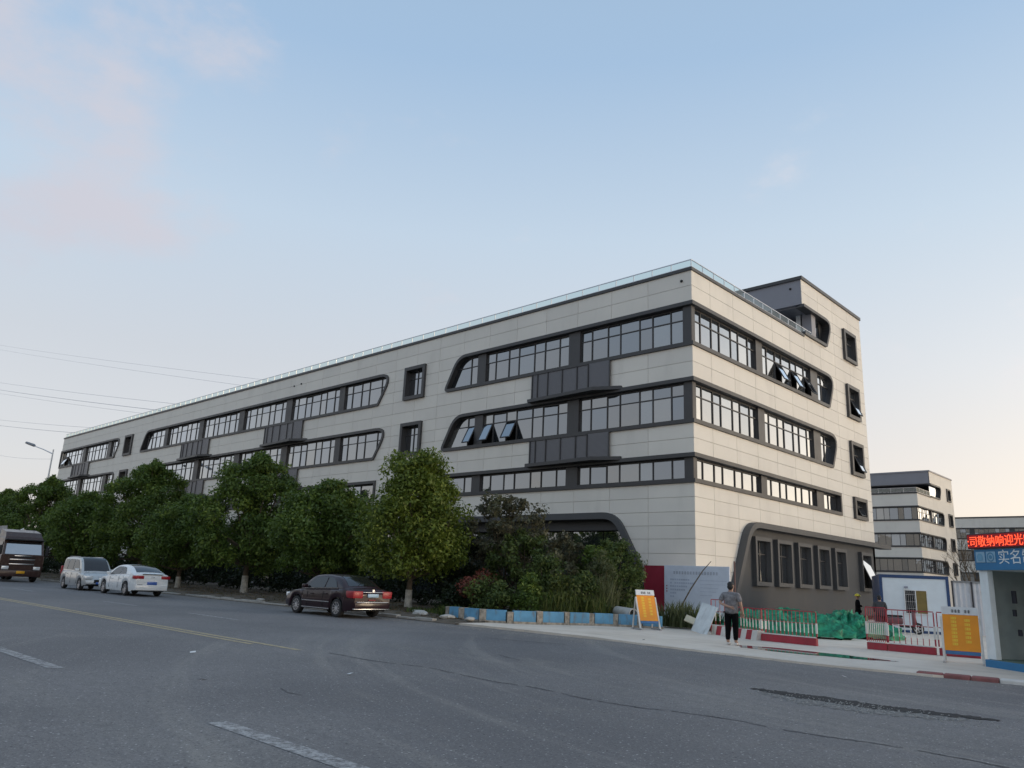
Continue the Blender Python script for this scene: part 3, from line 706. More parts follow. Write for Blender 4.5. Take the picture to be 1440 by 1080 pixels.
o = rounded([(7.5, 18.2), (12.6, 18.2), (13.9, 20.6), (7.5, 20.6)], [0, .15, 1.4, 0]); h2R.append(o)
MB().frame(F2R, [(7.5, 18.2)]+[q for q in o if q[0] > 9]+[(7.5, 20.6)], .25, -.5, .14, False).build('window_band', M['dark'], b2.root)
b2.pane(F2R, intersect(rect(8, 18.4, 13.5, 20.4), offset(o, .15, True)), -.3, b2.root)
def plainwall(bld, F, r, holes, mt, name='wall'):
    mb = MB()
    for c in r:
        ps = [c]
        for h in holes: ps = [q for p in ps for q in subtract(p, h)]
        for p in ps: mb.add([F(a, zz, 0) for a, zz in p], [list(range(len(p)))])
    return mb.build(name, mt, bld.root)
plainwall(b2, F2L, [rect(-40, 0, 0, 18.1)], h2L, M['clad']); plainwall(b2, F2R, [rect(0, 0, 21, 18.1), rect(7.5, 18.1, 21, 22.8)], h2R, M['clad'])
MB().box((-59.4, 104.5, 0), (-20.5, 124, 18)).build('core', M['core'], b2.root)
MB().box((-59.5, 111.1, 20.6), (-19.6, 111.3, 22.6)).build('fascia', M['greyfascia'], b2.root)
MB().box((-59.5, 111.3, 20.5), (-19.7, 124.5, 20.65)).box((-59.5, 111.0, 22.6), (-19.4, 124.7, 22.85)).build('tower_roof', M['greyfascia'], b2.root)
MB().box((-59.5, 116, 18), (-20.4, 124, 20.5)).build('tower_core', M['core'], b2.root)
MB().box((-59.5, 124.3, 0), (-19.6, 124.6, 22.6)).build('rear_wall', M['clad'], b2.root)
MB().box((-59.5, 103.5, 18.1), (-19.4, 103.9, 18.28)).box((-19.9, 103.9, 18.1), (-19.4, 111, 18.28)).build('coping', M['dark'], b2.root)
railing((-59, 103.7, 0), (-19.6, 103.7, 0), 18.28, 20, b2.root, .8); railing((-19.6, 103.7, 0), (-19.6, 111, 0), 18.28, 4, b2.root, .8)
tag(b2.far.build('pane', M['pane'], b2.root), kind='stuff') if b2.far.v else None
b3 = Building('far_factory_building', 'low cream building with dark window bands behind the red lettered sign', -60, 172)
F3 = b3.L; h3 = []
for z0, z1 in ((15.2, 17.8), (10.2, 12.75), (5.2, 7.7)):
    o = rect(1, z0, 139, z1); b3.band(F3, o, o, z0, z1, [pattern(k*8+.6, k*8+7.6) for k in range(2, 9)], [(k*8-.4, k*8+.6) for k in range(1, 17)], z0+1.5, closed=True); h3.append(o)
plainwall(b3, F3, [rect(0, 0, 140, 20)], h3, M['clad'])
MB().box((-60, 173, 0), (80, 200, 20)).build('core', M['core'], b3.root); MB().box((-60.2, 171.9, 20), (80.2, 172.6, 20.3)).build('coping', M['dark'], b3.root)
tag(b3.far.build('pane', M['pane'], b3.root), kind='stuff') if b3.far.v else None
# ------------------------------------------------------------------ vegetation
M['leaf_dark'] = leafmat('camphor_leaf', (.045, .08, .015), (.105, .165, .03), (.22, .285, .055))
M['leaf_bright'] = leafmat('yellowish_camphor_leaf', (.06, .095, .013), (.135, .185, .028), (.28, .32, .06))  # yellower green of the rounded tree by the sedan
M['leaf_hedge'] = leafmat('hedge_leaf', (.012, .02, .009), (.022, .036, .014), (.04, .06, .02))
M['leaf_purple'] = leafmat('plum_leaf', (.055, .05, .034), (.105, .105, .06), (.18, .19, .105))
M['leaf_shrub'] = leafmat('shrub_leaf', (.04, .066, .018), (.085, .125, .032), (.165, .205, .055))
M['leaf_weed'] = leafmat('weed_leaf', (.05, .07, .018), (.10, .13, .03), (.22, .22, .07))
M['leaf_pale'] = leafmat('pale_reed_leaf', (.07, .085, .035), (.12, .14, .06), (.20, .21, .11))
M['leaf_red'] = leafmat('red_tip_leaf', (.05, .035, .02), (.16, .045, .03), (.42, .13, .09))
def leaf_mesh(name, clumps, per, size, seed, mt, flat=.35, elong=1.9, droop=.2):
    """clumps: (x,y,z,r) -> small leaf faces spread through each clump's outer volume"""
    g = np.random.default_rng(seed); C = np.array(clumps, float); n = len(C)*per
    ci = np.repeat(np.arange(len(C)), per)
    d = g.normal(size=(n, 3)); d /= np.linalg.norm(d, axis=1)[:, None]
    r = C[ci, 3]*(g.random(n)**.45)*g.uniform(.8, 1.15, n)
    p = C[ci, :3]+d*r[:, None]*np.array([1, 1, .82])
    nrm = d*.8+g.normal(size=(n, 3))*.55+np.array([0, 0, flat]); nrm /= np.linalg.norm(nrm, axis=1)[:, None]
    t = np.cross(nrm, g.normal(size=(n, 3))); t[:, 2] -= droop; t -= nrm*np.sum(t*nrm, 1)[:, None]; t /= np.linalg.norm(t, axis=1)[:, None]
    b = np.cross(nrm, t); s = size*g.uniform(.45, 1.55, n)[:, None]; wd = s/elong
    v = np.stack([p-t*s*.5, p+b*wd*.5-t*s*.05, p+t*s*.5-nrm*s*.12, p-b*wd*.5-t*s*.05], 1).reshape(-1, 3)
    me = bpy.data.meshes.new(name); me.vertices.add(4*n); me.vertices.foreach_set('co', v.ravel())
    me.loops.add(4*n); me.loops.foreach_set('vertex_index', np.arange(4*n)); me.polygons.add(n)
    me.polygons.foreach_set('loop_start', np.arange(n)*4); me.polygons.foreach_set('loop_total', np.full(n, 4))
    ct = g.random(len(C))
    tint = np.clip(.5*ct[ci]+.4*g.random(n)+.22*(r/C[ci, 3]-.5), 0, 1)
    a = me.attributes.new('tint', 'FLOAT', 'FACE'); a.data.foreach_set('value', tint)
    me.materials.append(mt); me.update(); me.validate(); return me
def crown_clumps(seed, h0, h1, rad, n, prof, cr=(.6, 1.0)):
    r = random.Random(seed); out = []
    for i in range(n):
        t = (i+.5)/n; z = lerp(h0, h1, t); rr = prof(t)*rad
        a = i*2.399+r.uniform(-.4, .4); q = math.sqrt(r.random())*.35+.62 if r.random() < .75 else r.uniform(.1, .55)
        k = r.uniform(*cr); out.append((math.cos(a)*(rr*q-.1), math.sin(a)*(rr*q-.1), z+r.uniform(-.3, .3), k*min(1, .55+prof(t)*.5)))
    return out
def tree_meshes(seed, h, rad, h0, mt, nclump=90, per=170, size=.17, prof=None):
    prof = prof or (lambda t: math.sin(math.pi*min(1, (t*.86+.16)))**.62)
    cl = crown_clumps(seed, h0+.35, h-.5, rad, nclump, prof)
    r = random.Random(seed+50); tk = MB()
    pts = [(0, 0, -.1)]; x = y = 0
    for k in range(1, 8):
        x += r.uniform(-.06, .06); y += r.uniform(-.06, .06); pts.append((x, y, h*.82*k/7))
    tr0 = .035*rad+.06
    tk.tube(pts, [tr0*1.25]+[tr0*(1-.115*k) for k in range(1, 8)], 9)
    for c in cl[::3]:
        f = max(.22, min(.75, (c[2]-1.0)/h*.75)); bz = h*.82*f; i = min(6, int(f*7)); bx, by, _ = pts[i]
        mid = (lerp(bx, c[0], .5)+r.uniform(-.1, .1), lerp(by, c[1], .5)+r.uniform(-.1, .1), lerp(bz, c[2], .35))
        tk.tube([(bx, by, bz), mid, c[:3]], [tr0*.42, tr0*.26, .012], 5)
    wl = MB(); wl.tube([(p[0], p[1], p[2]) for p in [(0, 0, -.06), (pts[1][0]*.5, pts[1][1]*.5, h*.06), (pts[1][0], pts[1][1], h*.115)]], [tr0*1.3, tr0*1.14, tr0*1.04], 9, False)
    return leaf_mesh('crown', cl, per, size, seed, mt), tk.mesh('trunk', M['bark'], 50), wl.mesh('limewash_band', M['limewash'], 50)
TV = [tree_meshes(11, 7.2, 2.38, 1.3, M['leaf_bright'], 110, 330, .15, lambda t: (.80 if t < .1 else 1.0 if t < .45 else max(.42, 1.0-(t-.45)*1.0))),
      tree_meshes(22, 8.5, 3.3, 1.35, M['leaf_dark'], 125, 300, .18), tree_meshes(33, 6.3, 2.8, 1.2, M['leaf_dark'], 100, 290, .17),
      tree_meshes(44, 9.2, 4.0, 1.4, M['leaf_dark'], 140, 300, .2)]
def tree(v, x, y, z, label, rz=0, sc=1.0, group='street trees along the verge', name='street_tree'):
    t = thing(name, label, 'tree', (x, y, z), rz, group); t.scale = (sc, sc, sc)
    cr, tk, wl = TV[v]; link('crown', cr, t); k = link('trunk', tk, t); link('limewash_band', wl, k); return t
tree(0, -8.25, -10.6, .12, 'yellowish green rounded tree right behind the dark red sedan', 2.2, 1.0)
tree(2, -15.3, -10.5, .12, 'dark green tree between the yellowish tree and the tallest near tree', 1.0, 1.0)
tree(1, -24.4, -9.9, .12, 'tall dark green tree left of the parked dark red sedan', 0, 1.02)
tree(2, -31.8, -10.6, .12, 'shorter dark green tree with pale trunk right of the white car', 3, .98)
tree(3, -42.6, -9.0, .12, 'broad tall dark tree behind the white car with wall showing through', 4.1, 1.02)
tree(2, -51.6, -10.4, .12, 'small dark tree behind the silver van', 5.2, 1.16)
tree(3, -63.2, -10.2, .12, 'wide dark tree between the truck and the silver van', .7, 1.0)
tree(1, -77.5, -10.2, .12, 'dark tree above the parked truck cab', 1.7, 1.04)
tree(3, -92.5, -10.2, .12, 'farthest dark tree at the left edge of the picture', 2.7, .98)
tree(1, -107, -9.8, .12, 'dark tree beyond the far end of the long building', 3.7, 1.0)
# trees across the yard, outside the frame to the right, mirrored in the window bands
for i, (x, y, s) in enumerate([(46, 50, 1.3), (52, 60, 1.5), (44, 66, 1.25), (56, 76, 1.6), (49, 86, 1.5), (60, 98, 1.7)]):
    tree([1, 3, 1, 3, 3, 1][i], x, y, 0, ['first', 'second', 'third', 'fourth', 'fifth', 'last'][i]+' of the dark trees along the far side of the yard', i, s, 'trees across the yard', 'yard_tree')
# unseen tree row added behind the camera to darken reflections in cars and glass
for i in range(12):
    tree([1, 3, 2][i % 3], -78+i*10.5, -60-(i % 2)*3, 0, ['1st', '2nd', '3rd', '4th', '5th', '6th', '7th', '8th', '9th', '10th', '11th', '12th'][i]+' tree from the west in the added unseen row across the road', i*1.1, 1.25, 'unseen trees added across the road', 'added_roadside_tree')
# hedge behind the trees
r = random.Random(8); cl = []
for k in range(300):
    x = -82+k*.255; cl.append((x, -5.8+r.uniform(-.9, .9), .9+r.uniform(-.5, 1.0), r.uniform(.5, .85)))
hd = thing('hedge', 'long dark clipped hedge behind the row of street trees', 'hedge', (0, 0, 0))
link('foliage', leaf_mesh('foliage', cl, 110, .2, 5, M['leaf_hedge']), hd)
def shrub(label, x, y, h, rad, mt, seed, per=150, n=26, size=.13, base=.25, name='shrub', flat=.3, elong=2, cr=(.3, .55), stems=True, droop=.2):
    t = thing(name, label, 'shrub', (x, y, .12), 0, 'planting behind the low blue wall')
    cl = crown_clumps(seed, base, h-.25, rad, n, lambda q: .75+.35*math.sin(math.pi*q) if q < .8 else .55, cr)
    link('foliage', leaf_mesh('foliage', cl, per, size, seed, mt, flat, elong, droop), t)
    if stems:
        mb = MB(); r = random.Random(seed)
        for c in cl[::2]: mb.tube([(r.uniform(-.15, .15), r.uniform(-.15, .15), 0), (c[0]*.4, c[1]*.4, c[2]*.5), c[:3]], [.03, .02, .006], 5)
        mb.build('stem', M['bark'], t)
    return t
shrub('tall plum leaved shrub with open top above the low blue wall', -6.3, -6.6, 5.5, 1.9, M['leaf_purple'], 61, 120, 60, .17, 2.2, elong=2.1)
shrub('dark dense bush between the yellowish tree and the plum leaved shrub', -8.6, -7.0, 3.9, 1.6, M['leaf_hedge'], 62, 190, 40, .15)
shrub('dark bush under the plum leaved shrub', -4.6, -7.0, 3.7, 1.7, M['leaf_shrub'], 63, 190, 46, .15)
shrub('olive bush hiding the arch of the ground floor', -2.6, -6.6, 3.5, 1.5, M['leaf_purple'], 64, 150, 40, .15)
shrub('tall dark green bush at the right end beside the red hoarding', -.75, -5.6, 3.35, 1.25, M['leaf_shrub'], 65, 190, 44, .13, .2)
shrub('slender green bush left of the tall bush beside the red hoarding', -2.1, -5.2, 3.3, .9, M['leaf_dark'], 73, 170, 26, .13, .2)
shrub('low bush with red young leaf tips', -4.15, -10.4, 1.75, .85, M['leaf_red'], 66, 120, 16, .12, .9)
shrub('dark low bush below the red tipped bush', -5.2, -10.1, 1.35, 1.2, M['leaf_hedge'], 67, 200, 24, .13)
shrub('dark low bush behind the left end of the blue wall', -2.9, -10.7, 1.35, .95, M['leaf_shrub'], 68, 200, 22, .12)
shrub('low dark green bush behind the middle of the blue wall', -1.5, -10.0, 1.5, .8, M['leaf_dark'], 69, 180, 20, .12)
shrub('yellow green leafy weeds behind the middle of the blue wall', -.75, -9.0, 1.9, .75, M['leaf_weed'], 70, 130, 18, .12)
shrub('olive leafy weeds right of the yellow green weeds', .1, -8.4, 1.75, .6, M['leaf_shrub'], 71, 140, 16, .11)
shrub('pale drooping bush in front of the tall dark bush', -.1, -7.0, 2.7, .6, M['leaf_pale'], 72, 120, 18, .14, .6, elong=4, droop=1.2)
shrub('broad olive bush behind the weeds', -2.2, -8.2, 2.5, 1.1, M['leaf_shrub'], 74, 170, 30, .13)
def reeds(label, x, y, h, rad, n, mt, seed, wdt=.03, name='weed_clump', lean=.5):
    g = random.Random(seed); vs = []; fs = []; tv = []
    for i in range(n):
        a = g.uniform(0, 6.28); q = math.sqrt(g.random())*rad; bx, by = math.cos(a)*q, math.sin(a)*q; hh = h*g.uniform(.45, 1.05)
        la = g.uniform(0, 6.28); l = g.uniform(.1, lean)*hh; ww = wdt*g.uniform(.6, 1.5); px, py = -math.sin(la)*ww, math.cos(la)*ww; o = len(vs)
        for t in (0, .35, .7, 1):
            cx, cy, cz = bx+math.cos(la)*l*t*t, by+math.sin(la)*l*t*t, hh*(t-.18*t*t*lean); k = (1-t)**.6
            vs += [(cx-px*k, cy-py*k, cz), (cx+px*k, cy+py*k, cz)]
        for q in range(3): fs.append((o+2*q, o+2*q+1, o+2*q+3, o+2*q+2)); tv.append(g.random())
    me = bpy.data.meshes.new('blades'); me.from_pydata(vs, [], fs); a = me.attributes.new('tint', 'FLOAT', 'FACE'); a.data.foreach_set('value', tv); me.materials.append(mt)
    t = thing(name, label, 'weeds', (x, y, .1), 0, 'weeds behind the low blue wall'); link('blades', me, t); return t
reeds('tall yellow green weeds behind the middle of the blue wall', -.4, -9.6, 1.55, .75, 260, M['leaf_weed'], 81, .02)
reeds('pale reed like weeds in front of the tall dark bush', .3, -7.6, 2.1, .55, 260, M['leaf_pale'], 82, .022, lean=.4)
reeds('bright green weeds left of the concrete pipe', .55, -8.6, 1.25, .55, 240, M['leaf_weed'], 83, .02)
reeds('grassy weeds behind the concrete pipe', 1.6, -6.8, 1.0, .7, 340, M['leaf_weed'], 84)
reeds('grassy weeds at the foot of the red hoarding', 2.9, -6.2, 1.1, .7, 340, M['leaf_pale'], 85)
reeds('dry weeds beside the leaning white sheet', 4.2, -6.3, .9, .5, 240, M['leaf_weed'], 86)
reeds('small weeds below the white notice board', 5.3, -5.2, .8, .5, 200, M['leaf_shrub'], 87)
reeds('grass tuft at the left end of the blue wall', -3.6, -12.2, .5, .5, 220, M['leaf_shrub'], 88, .02)
reeds('grass tuft behind the rear bumper of the dark red sedan', -5.4, -12.0, .3, .8, 260, M['leaf_shrub'], 89, .02)
# leaf litter and thin grass of the verge, nobody could count it
g = random.Random(17); vs = []; fs = []; tv = []
for i in range(9000):
    x = -2-70*g.random()**1.6; y = g.uniform(-13.8, -6.5); zz = vz(x, y); a = g.uniform(0, 6.28); s = g.uniform(.04, .11); o = len(vs)
    up_ = g.random() < .35
    if up_: hh = g.uniform(.06, .2); vs += [(x, y, zz), (x+.02*math.cos(a), y+.02*math.sin(a), zz), (x+.05*math.cos(a+1), y+.05*math.sin(a+1), zz+hh)]; fs.append((o, o+1, o+2)); tv.append(g.uniform(0, .45))
    else:
        c, q = math.cos(a)*s, math.sin(a)*s; vs += [(x-c, y-q, zz+.012), (x+q*.5, y-c*.5, zz+.03), (x+c, y+q, zz+.015), (x-q*.5, y+c*.5, zz+.02)]; fs.append((o, o+1, o+2, o+3)); tv.append(g.uniform(.5, 1))
me = bpy.data.meshes.new('leaf_litter'); me.from_pydata(vs, [], fs); at = me.attributes.new('tint', 'FLOAT', 'FACE'); at.data.foreach_set('value', tv)
me.materials.append(leafmat('litter', (.05, .07, .02), (.16, .11, .055), (.30, .19, .09)))
tag(link('leaf_litter', me), 'fallen leaves and thin grass on the earth verge under the trees', 'leaf litter', kind='stuff')
# bare tree behind the container
def bare(label, x, y, h, seed):
    g = random.Random(seed); t = thing('bare_tree', label, 'tree', (x, y, 0)); tk = MB(); tw = MB()
    tk.tube([(0, 0, 0), (.05, .03, h*.3), (0, .1, h*.5)], [.1, .08, .05], 7)
    def br(p, d, l, r, dep):
        q = p+d*l*.5+Vector((g.uniform(-.1, .1), g.uniform(-.1, .1), .05)); e = p+d*l
        (tk if dep == 0 else tw).tube([p, q, e], [r, r*.75, r*.45], 5, False)
        if dep < 3:
            for k in range(g.choice((3, 4))):
                nd = (d+Vector((g.uniform(-.7, .7), g.uniform(-.7, .7), g.uniform(-.1, .6)))).normalized(); br(lerp(p, e, g.uniform(.45, 1)), nd, l*g.uniform(.55, .75), r*.5, dep+1)
    for k in range(7):
        a = k*.9+g.uniform(-.3, .3); br(Vector((0, .05, h*g.uniform(.28, .5))), Vector((math.cos(a)*.6, math.sin(a)*.6, 1)).normalized(), h*.34, .05, 0)
    tk.build('trunk', M['bark'], t, 50); tw.build('twigs', M['bark'], t)
bare('leafless tree rising behind the blue framed container', 5.6, 25, 5.2, 4)
bare('leafless thin tree above the right end of the container', 8.9, 21, 5.0, 9)
# ------------------------------------------------------------------ vehicles (local x = forward, y = left)
M['burgundy'] = mat('burgundy_paint', (.017, .0035, .008), .32, 0, var=.08, coat=.35, spec=.3)
M['white_car'] = mat('white_car_paint', (.74, .76, .77), .28, 0, var=.03, coat=.7)
M['silver_car'] = mat('silver_car_paint', (.48, .49, .49), .32, .45, var=.05, coat=.6)
M['truck_brown'] = mat('truck_brown_paint', (.04, .017, .014), .4, .1, var=.15, coat=.4, dirt=.25)
def wheel_meshes(r, wd, spokes):
    ty = MB().lathe([(r*.66, -wd*.48), (r*.86, -wd*.5), (r*.97, -wd*.42), (r, -wd*.2), (r, wd*.2), (r*.97, wd*.42), (r*.86, wd*.5), (r*.66, wd*.48), (r*.6, 0), (r*.66, -wd*.48)], 28, 'y').mesh('tyre', M['black'], 40)
    rm = MB(); rm.cur = 1; rm.lathe([(r*.60, -wd*.3), (r*.58, -wd*.12), (.001, -wd*.10)], 28, 'y'); rm.cur = 0
    rm.lathe([(r*.67, -wd*.3), (r*.68, -wd*.47), (r*.60, -wd*.47), (r*.59, -wd*.2)], 28, 'y')
    for k in range(spokes):
        a = 2*math.pi*k/spokes; c, s = math.cos(a), math.sin(a)
        rm.bar((c*r*.08, -wd*.36, s*r*.08), (c*r*.62, -wd*.40, s*r*.62), r*(.78/spokes+.02), wd*.14, (0, 1, 0))
    rm.lathe([(r*.16, -wd*.2), (r*.16, -wd*.45), (.001, -wd*.46)], 12, 'y')
    return ty, rm.mesh('rim', [M['alloy'], M['black']], 35)
def interp(pts, x):
    for (a, b), (c, d) in zip(pts, pts[1:]):
        if a <= x <= c: t = (x-a)/(c-a); t = t*t*(3-2*t)*.5+t*.5; return b+(d-b)*t
    return pts[0][1] if x < pts[0][0] else pts[-1][1]
def car(name, label, cat, loc, rz, sp):
    root = thing(name, label, cat, loc, rz); P = sp; Lh = P['L']/2; W = P['W']/2; pm = P['paint']; wx = P['wheels']; wr = P['r']; ra = wr*1.2
    def hw(x):
        e = max(0, (abs(x)-Lh*.62)/(Lh*.38)); return W*(1-(.13 if x > 0 else .10)*e**2.2)
    def zb(x):
        z = P['sill']+(.06 if abs(x) > Lh*.86 else 0)
        for c in wx:
            if abs(x-c) < ra: z = max(z, wr+math.sqrt(ra*ra-(x-c)**2)*.97)
        return z
    zt = lambda x: interp(P['deck'], x)
    xs = sorted(set([-Lh+P['L']*i/64 for i in range(65)]+[c+s*ra*k for c in wx for s in (-1, 1) for k in (.999, .93, .8)]+[-Lh+.03, -Lh+.07, Lh-.03, Lh-.07]))
    mb = MB(); sec = 9; o = 0
    for x in xs:
        e = max(0, 1-(Lh-abs(x))/.11); b = zb(x)+.06*e*e; t = zt(x)-.05*e*e; w = hw(x)*(1-.035*e*e)
        half = [(w*.95, b), (w*.985, lerp(b, t, .18)), (w, lerp(b, t, .45)), (w*.985, lerp(b, t, .74)), (w*.955, t-.05), (w*.90, t-.008), (w*.6, t+.018), (w*.3, t+.028), (0, t+.032)]
        row = [(x, -y, z) for y, z in half]+[(x, y, z) for y, z in half[-2::-1]]; mb.v += row
    m_ = 2*sec-1
    for i in range(len(xs)-1):
        for j in range(m_-1): mb.f.append([i*m_+j, (i+1)*m_+j, (i+1)*m_+j+1, i*m_+j+1]); mb.mi.append(0)
    for i in (0, len(xs)-1):
        f = [i*m_+j for j in range(m_)]; mb.f.append(f if i == 0 else f[::-1]); mb.mi.append(0)
    mb.build('body', pm, root, 32)
    # underbody and wheel wells
    MB().box((-Lh+.25, -W*.82, P['sill']+.02), (Lh-.25, W*.82, min(z for _, z in P['deck'])-.12)).build('underbody', M['black'], root)
    # cabin
    rb, rr, rf, fb, zr = P['cab']; RW = P['roofw']*W
    def ztop(x):
        if x < rr: t = max(0, (x-rb)/(rr-rb)); return lerp(zt(rb), zr, math.sin(t*math.pi/2)**P.get('rpow', 1.0))
        if x > rf: t = max(0, (fb-x)/(fb-rf)); return lerp(zt(fb), zr, math.sin(t*math.pi/2)**P.get('fpow', .95))
        return zr+.03*math.sin(math.pi*(x-rr)/(rf-rr))
    def wid(x, z): # half width at height
        b = hw(x)*.93; t = max(0, min(1, (z-zt(x))/(zr-zt(x)+1e-6))); return lerp(b, RW, t)
    cx = [rb+(fb-rb)*i/40 for i in range(41)]; cb = MB(); 
    for x in cx:
        top = ztop(x); base = zt(x)-.02; e = max(base, top-.07); half = [(wid(x, base), base), (wid(x, lerp(base, e, .5)), lerp(base, e, .5)), (wid(x, e)-.005, e), (wid(x, top)*.93, lerp(e, top, .75)), (wid(x, top)*.78, top), (wid(x, top)*.4, top+.018), (0, top+.022)]
        cb.v += [(x, -y, z) for y, z in half]+[(x, y, z) for y, z in half[-2::-1]]
    for i in range(40):
        for j in range(12): cb.f.append([i*13+j, (i+1)*13+j, (i+1)*13+j+1, i*13+j+1]); cb.mi.append(0)
    cb.build('cabin', pm, root, 35)
    def toppane(nm, x0, x1, v):
        g = MB(); n = 8
        for i in range(n+1):
            x = lerp(x0, x1, i/n); t = ztop(x); wv = wid(x, t)*v
            for k in range(7): q = -1+2*k/6; g.v.append((x, q*wv, t+.022-.028*abs(q)**2.2+.012))
        for i in range(n):
            for k in range(6): g.f.append([i*7+k, (i+1)*7+k, (i+1)*7+k+1, i*7+k+1]); g.mi.append(0)
        g.build(nm, M['carglass'], root, 60)
    toppane('rear_window', rb+(rr-rb)*.10, rb+(rr-rb)*.92, .80); toppane('windscreen', fb-(fb-rf)*.92, fb-(fb-rf)*.06, .86)
    for s in (-1, 1):
        for poly in P['side']:
            pts = []; 
            for x, t in poly:
                base = zt(x)+.03; e = max(base+.005, ztop(x)-.075); z = lerp(base, e, t); pts.append((x, s*(wid(x, z)+.012), z))
            g = MB(); g.add(pts if s < 0 else pts[::-1], [list(range(len(pts)))]); g.build('side_window', M['carglass'], root)
        if 'belt' in P:
            a, b = P['belt']; MB().bar((a, s*(hw(a)*.93+.012), zt(a)+.012), (b, s*(hw(b)*.93+.012), zt(b)+.012), .02, .022).build('window_trim', M['chrome'], root)
        if P.get('rub'): 
            a, b = wx[0]+ra+.02, wx[1]-ra-.02
            MB().bar((a, s*(W+.004), .52), (b, s*(W+.004), .52), .02, .03).bar((a, s*(W*.985), P['sill']+.05), (b, s*(W*.985), P['sill']+.05), .02, .03).build('side_trim', M['chrome'], root)
        x = P['mirror']; m = MB().bbox((x-.06, s*W*.93 if s > 0 else s*W*.93-.2, zt(x)+.02), (x+.08, s*W*.93+.2 if s > 0 else s*W*.93, zt(x)+.16), .03); m.build('mirror', P.get('mirrorm', pm), root, 40)
        for hx in P['handles']: MB().bbox((hx-.1, s*W*.985-.02, zt(hx)-.2), (hx+.1, s*W*.985+.03, zt(hx)-.165), .008).build('door_handle', P.get('handlem', M['chrome']), root)
        for dx in P['doors']:
            MB().bar((dx, s*(W*1.0-.001), P['sill']+.12), (dx, s*(W*.985+.003), zt(dx)-.1), .012, .012).build('door_gap', M['black'], root)
    ty, rm = wheel_meshes(wr, .21, P.get('spokes', 8))
    for c in wx:
        for s in (-1, 1):
            wq = bpy.data.objects.new('wheel', None); col.objects.link(wq); wq.parent = root; wq.location = (c, s*(W-.13), wr); wq.rotation_euler.z = 0 if s < 0 else math.pi
            link('tyre', ty, wq); link('rim', rm, wq)
    # lamps, bumpers, plates
    for s in (-1, 1):
        for nm, key, mt in (('taillight', 'tail', 'redlamp'), ('headlight', 'head', 'whitelamp')):
            if key in P:
                x, y0, y1, z0, z1, wrap = P[key]; sg = -1 if key == 'tail' else 1
                a, b = s*y0, s*y1; MB().bbox((x if sg > 0 else x-.0, min(a, b), z0), (x+wrap, max(a, b), z1), .03).build(nm, M[mt], root, 40)
    for nm, a, b, mt in P.get('boxes', []): MB().bbox(a, b, .012).build(nm, M[mt], root, 40)
    for nm, c, r_, mt in P.get('discs', []): MB().lathe([(.001, -.012), (r_, -.012), (r_, .004), (.001, .006)], 16, 'x', c).build(nm, M[mt], root)
    return root
sedan = dict(L=4.77, W=1.83, r=.325, sill=.23, wheels=(-1.36, 1.40), paint=M['burgundy'], roofw=.70, spokes=10,
    deck=[(-2.385, .86), (-2.25, .985), (-1.7, 1.03), (-.9, .985), (.6, .945), (1.05, .93), (1.6, .87), (2.15, .76), (2.385, .60)],
    cab=(-1.86, -.80, .38, 1.22, 1.455), side=[[(-1.28, .02), (-.50, .02), (-.50, .97), (-.78, .97), (-1.05, .72)], [(-.42, .02), (.84, .02), (.48, .80), (.22, .97), (-.42, .97)]],
    belt=(-1.35, .9), rub=True, mirror=.75, mirrorm=M['burgundy'], handles=(-.62, .30), doors=(-1.05, -.46, .62), handlem=M['burgundy'],
    tail=(-2.40, .44, .88, .70, .95, .46), head=(2.05, .45, .82, .60, .76, .26),
    boxes=[('number_plate', (-2.425, -.24, .74), (-2.38, .24, .86), 'plate_pale'), ('trunk_trim', (-2.41, -.46, .90), (-2.36, .46, .925), 'chrome'), ('bumper_trim', (-2.43, -.72, .555), (-2.36, .72, .58), 'chrome'),
           ('lower_trim', (-2.40, -.80, .31), (-2.30, .80, .345), 'chrome'), ('bumper', (-2.42, -.78, .345), (-2.2, .78, .55), 'burgundy'), ('grille', (2.33, -.4, .42), (2.39, .4, .6), 'chrome'), ('badge', (-2.425, -.12, .63), (-2.40, .2, .66), 'redlamp')],
    discs=[('emblem', (-2.405, 0, .965), .05, 'chrome')])
def squeeze(sp, k):
    q = dict(sp); q['L'] *= k
    for f in ('deck', 'wheels', 'cab', 'side', 'belt', 'handles', 'doors'):
        if f not in q: continue
        if f == 'deck': q[f] = [(a*k, b) for a, b in q[f]]
        elif f == 'side': q[f] = [[(a*k, b) for a, b in p_] for p_ in q[f]]
        elif f == 'cab': q[f] = tuple(a*k for a in q[f][:4])+q[f][4:]
        else: q[f] = tuple(a*k for a in q[f])
    q['mirror'] *= k; dl = sp['L']/2*(1-k)
    for f in ('tail', 'head'): sg = 1 if f == 'tail' else -1; q[f] = (q[f][0]+sg*dl,)+tuple(q[f][1:])
    q['boxes'] = [(n_, (a[0]+(dl if a[0] < -1.9 else -dl if a[0] > 1.9 else 0), *a[1:]), (b[0]+(dl if a[0] < -1.9 else -dl if a[0] > 1.9 else 0), *b[1:]), m_) for n_, a, b, m_ in q['boxes']]
    q['discs'] = [(n_, (c[0]+(dl if c[0] < 0 else -dl), *c[1:]), r_, m_) for n_, c, r_, m_ in q['discs']]; return q
sedan_s = squeeze(sedan, .93)
car('parked_sedan', 'dark burgundy sedan parked at the kerb with pale blue plate', 'car', (-6.22, -15.8, 0), math.pi+R(1.5), sedan_s)
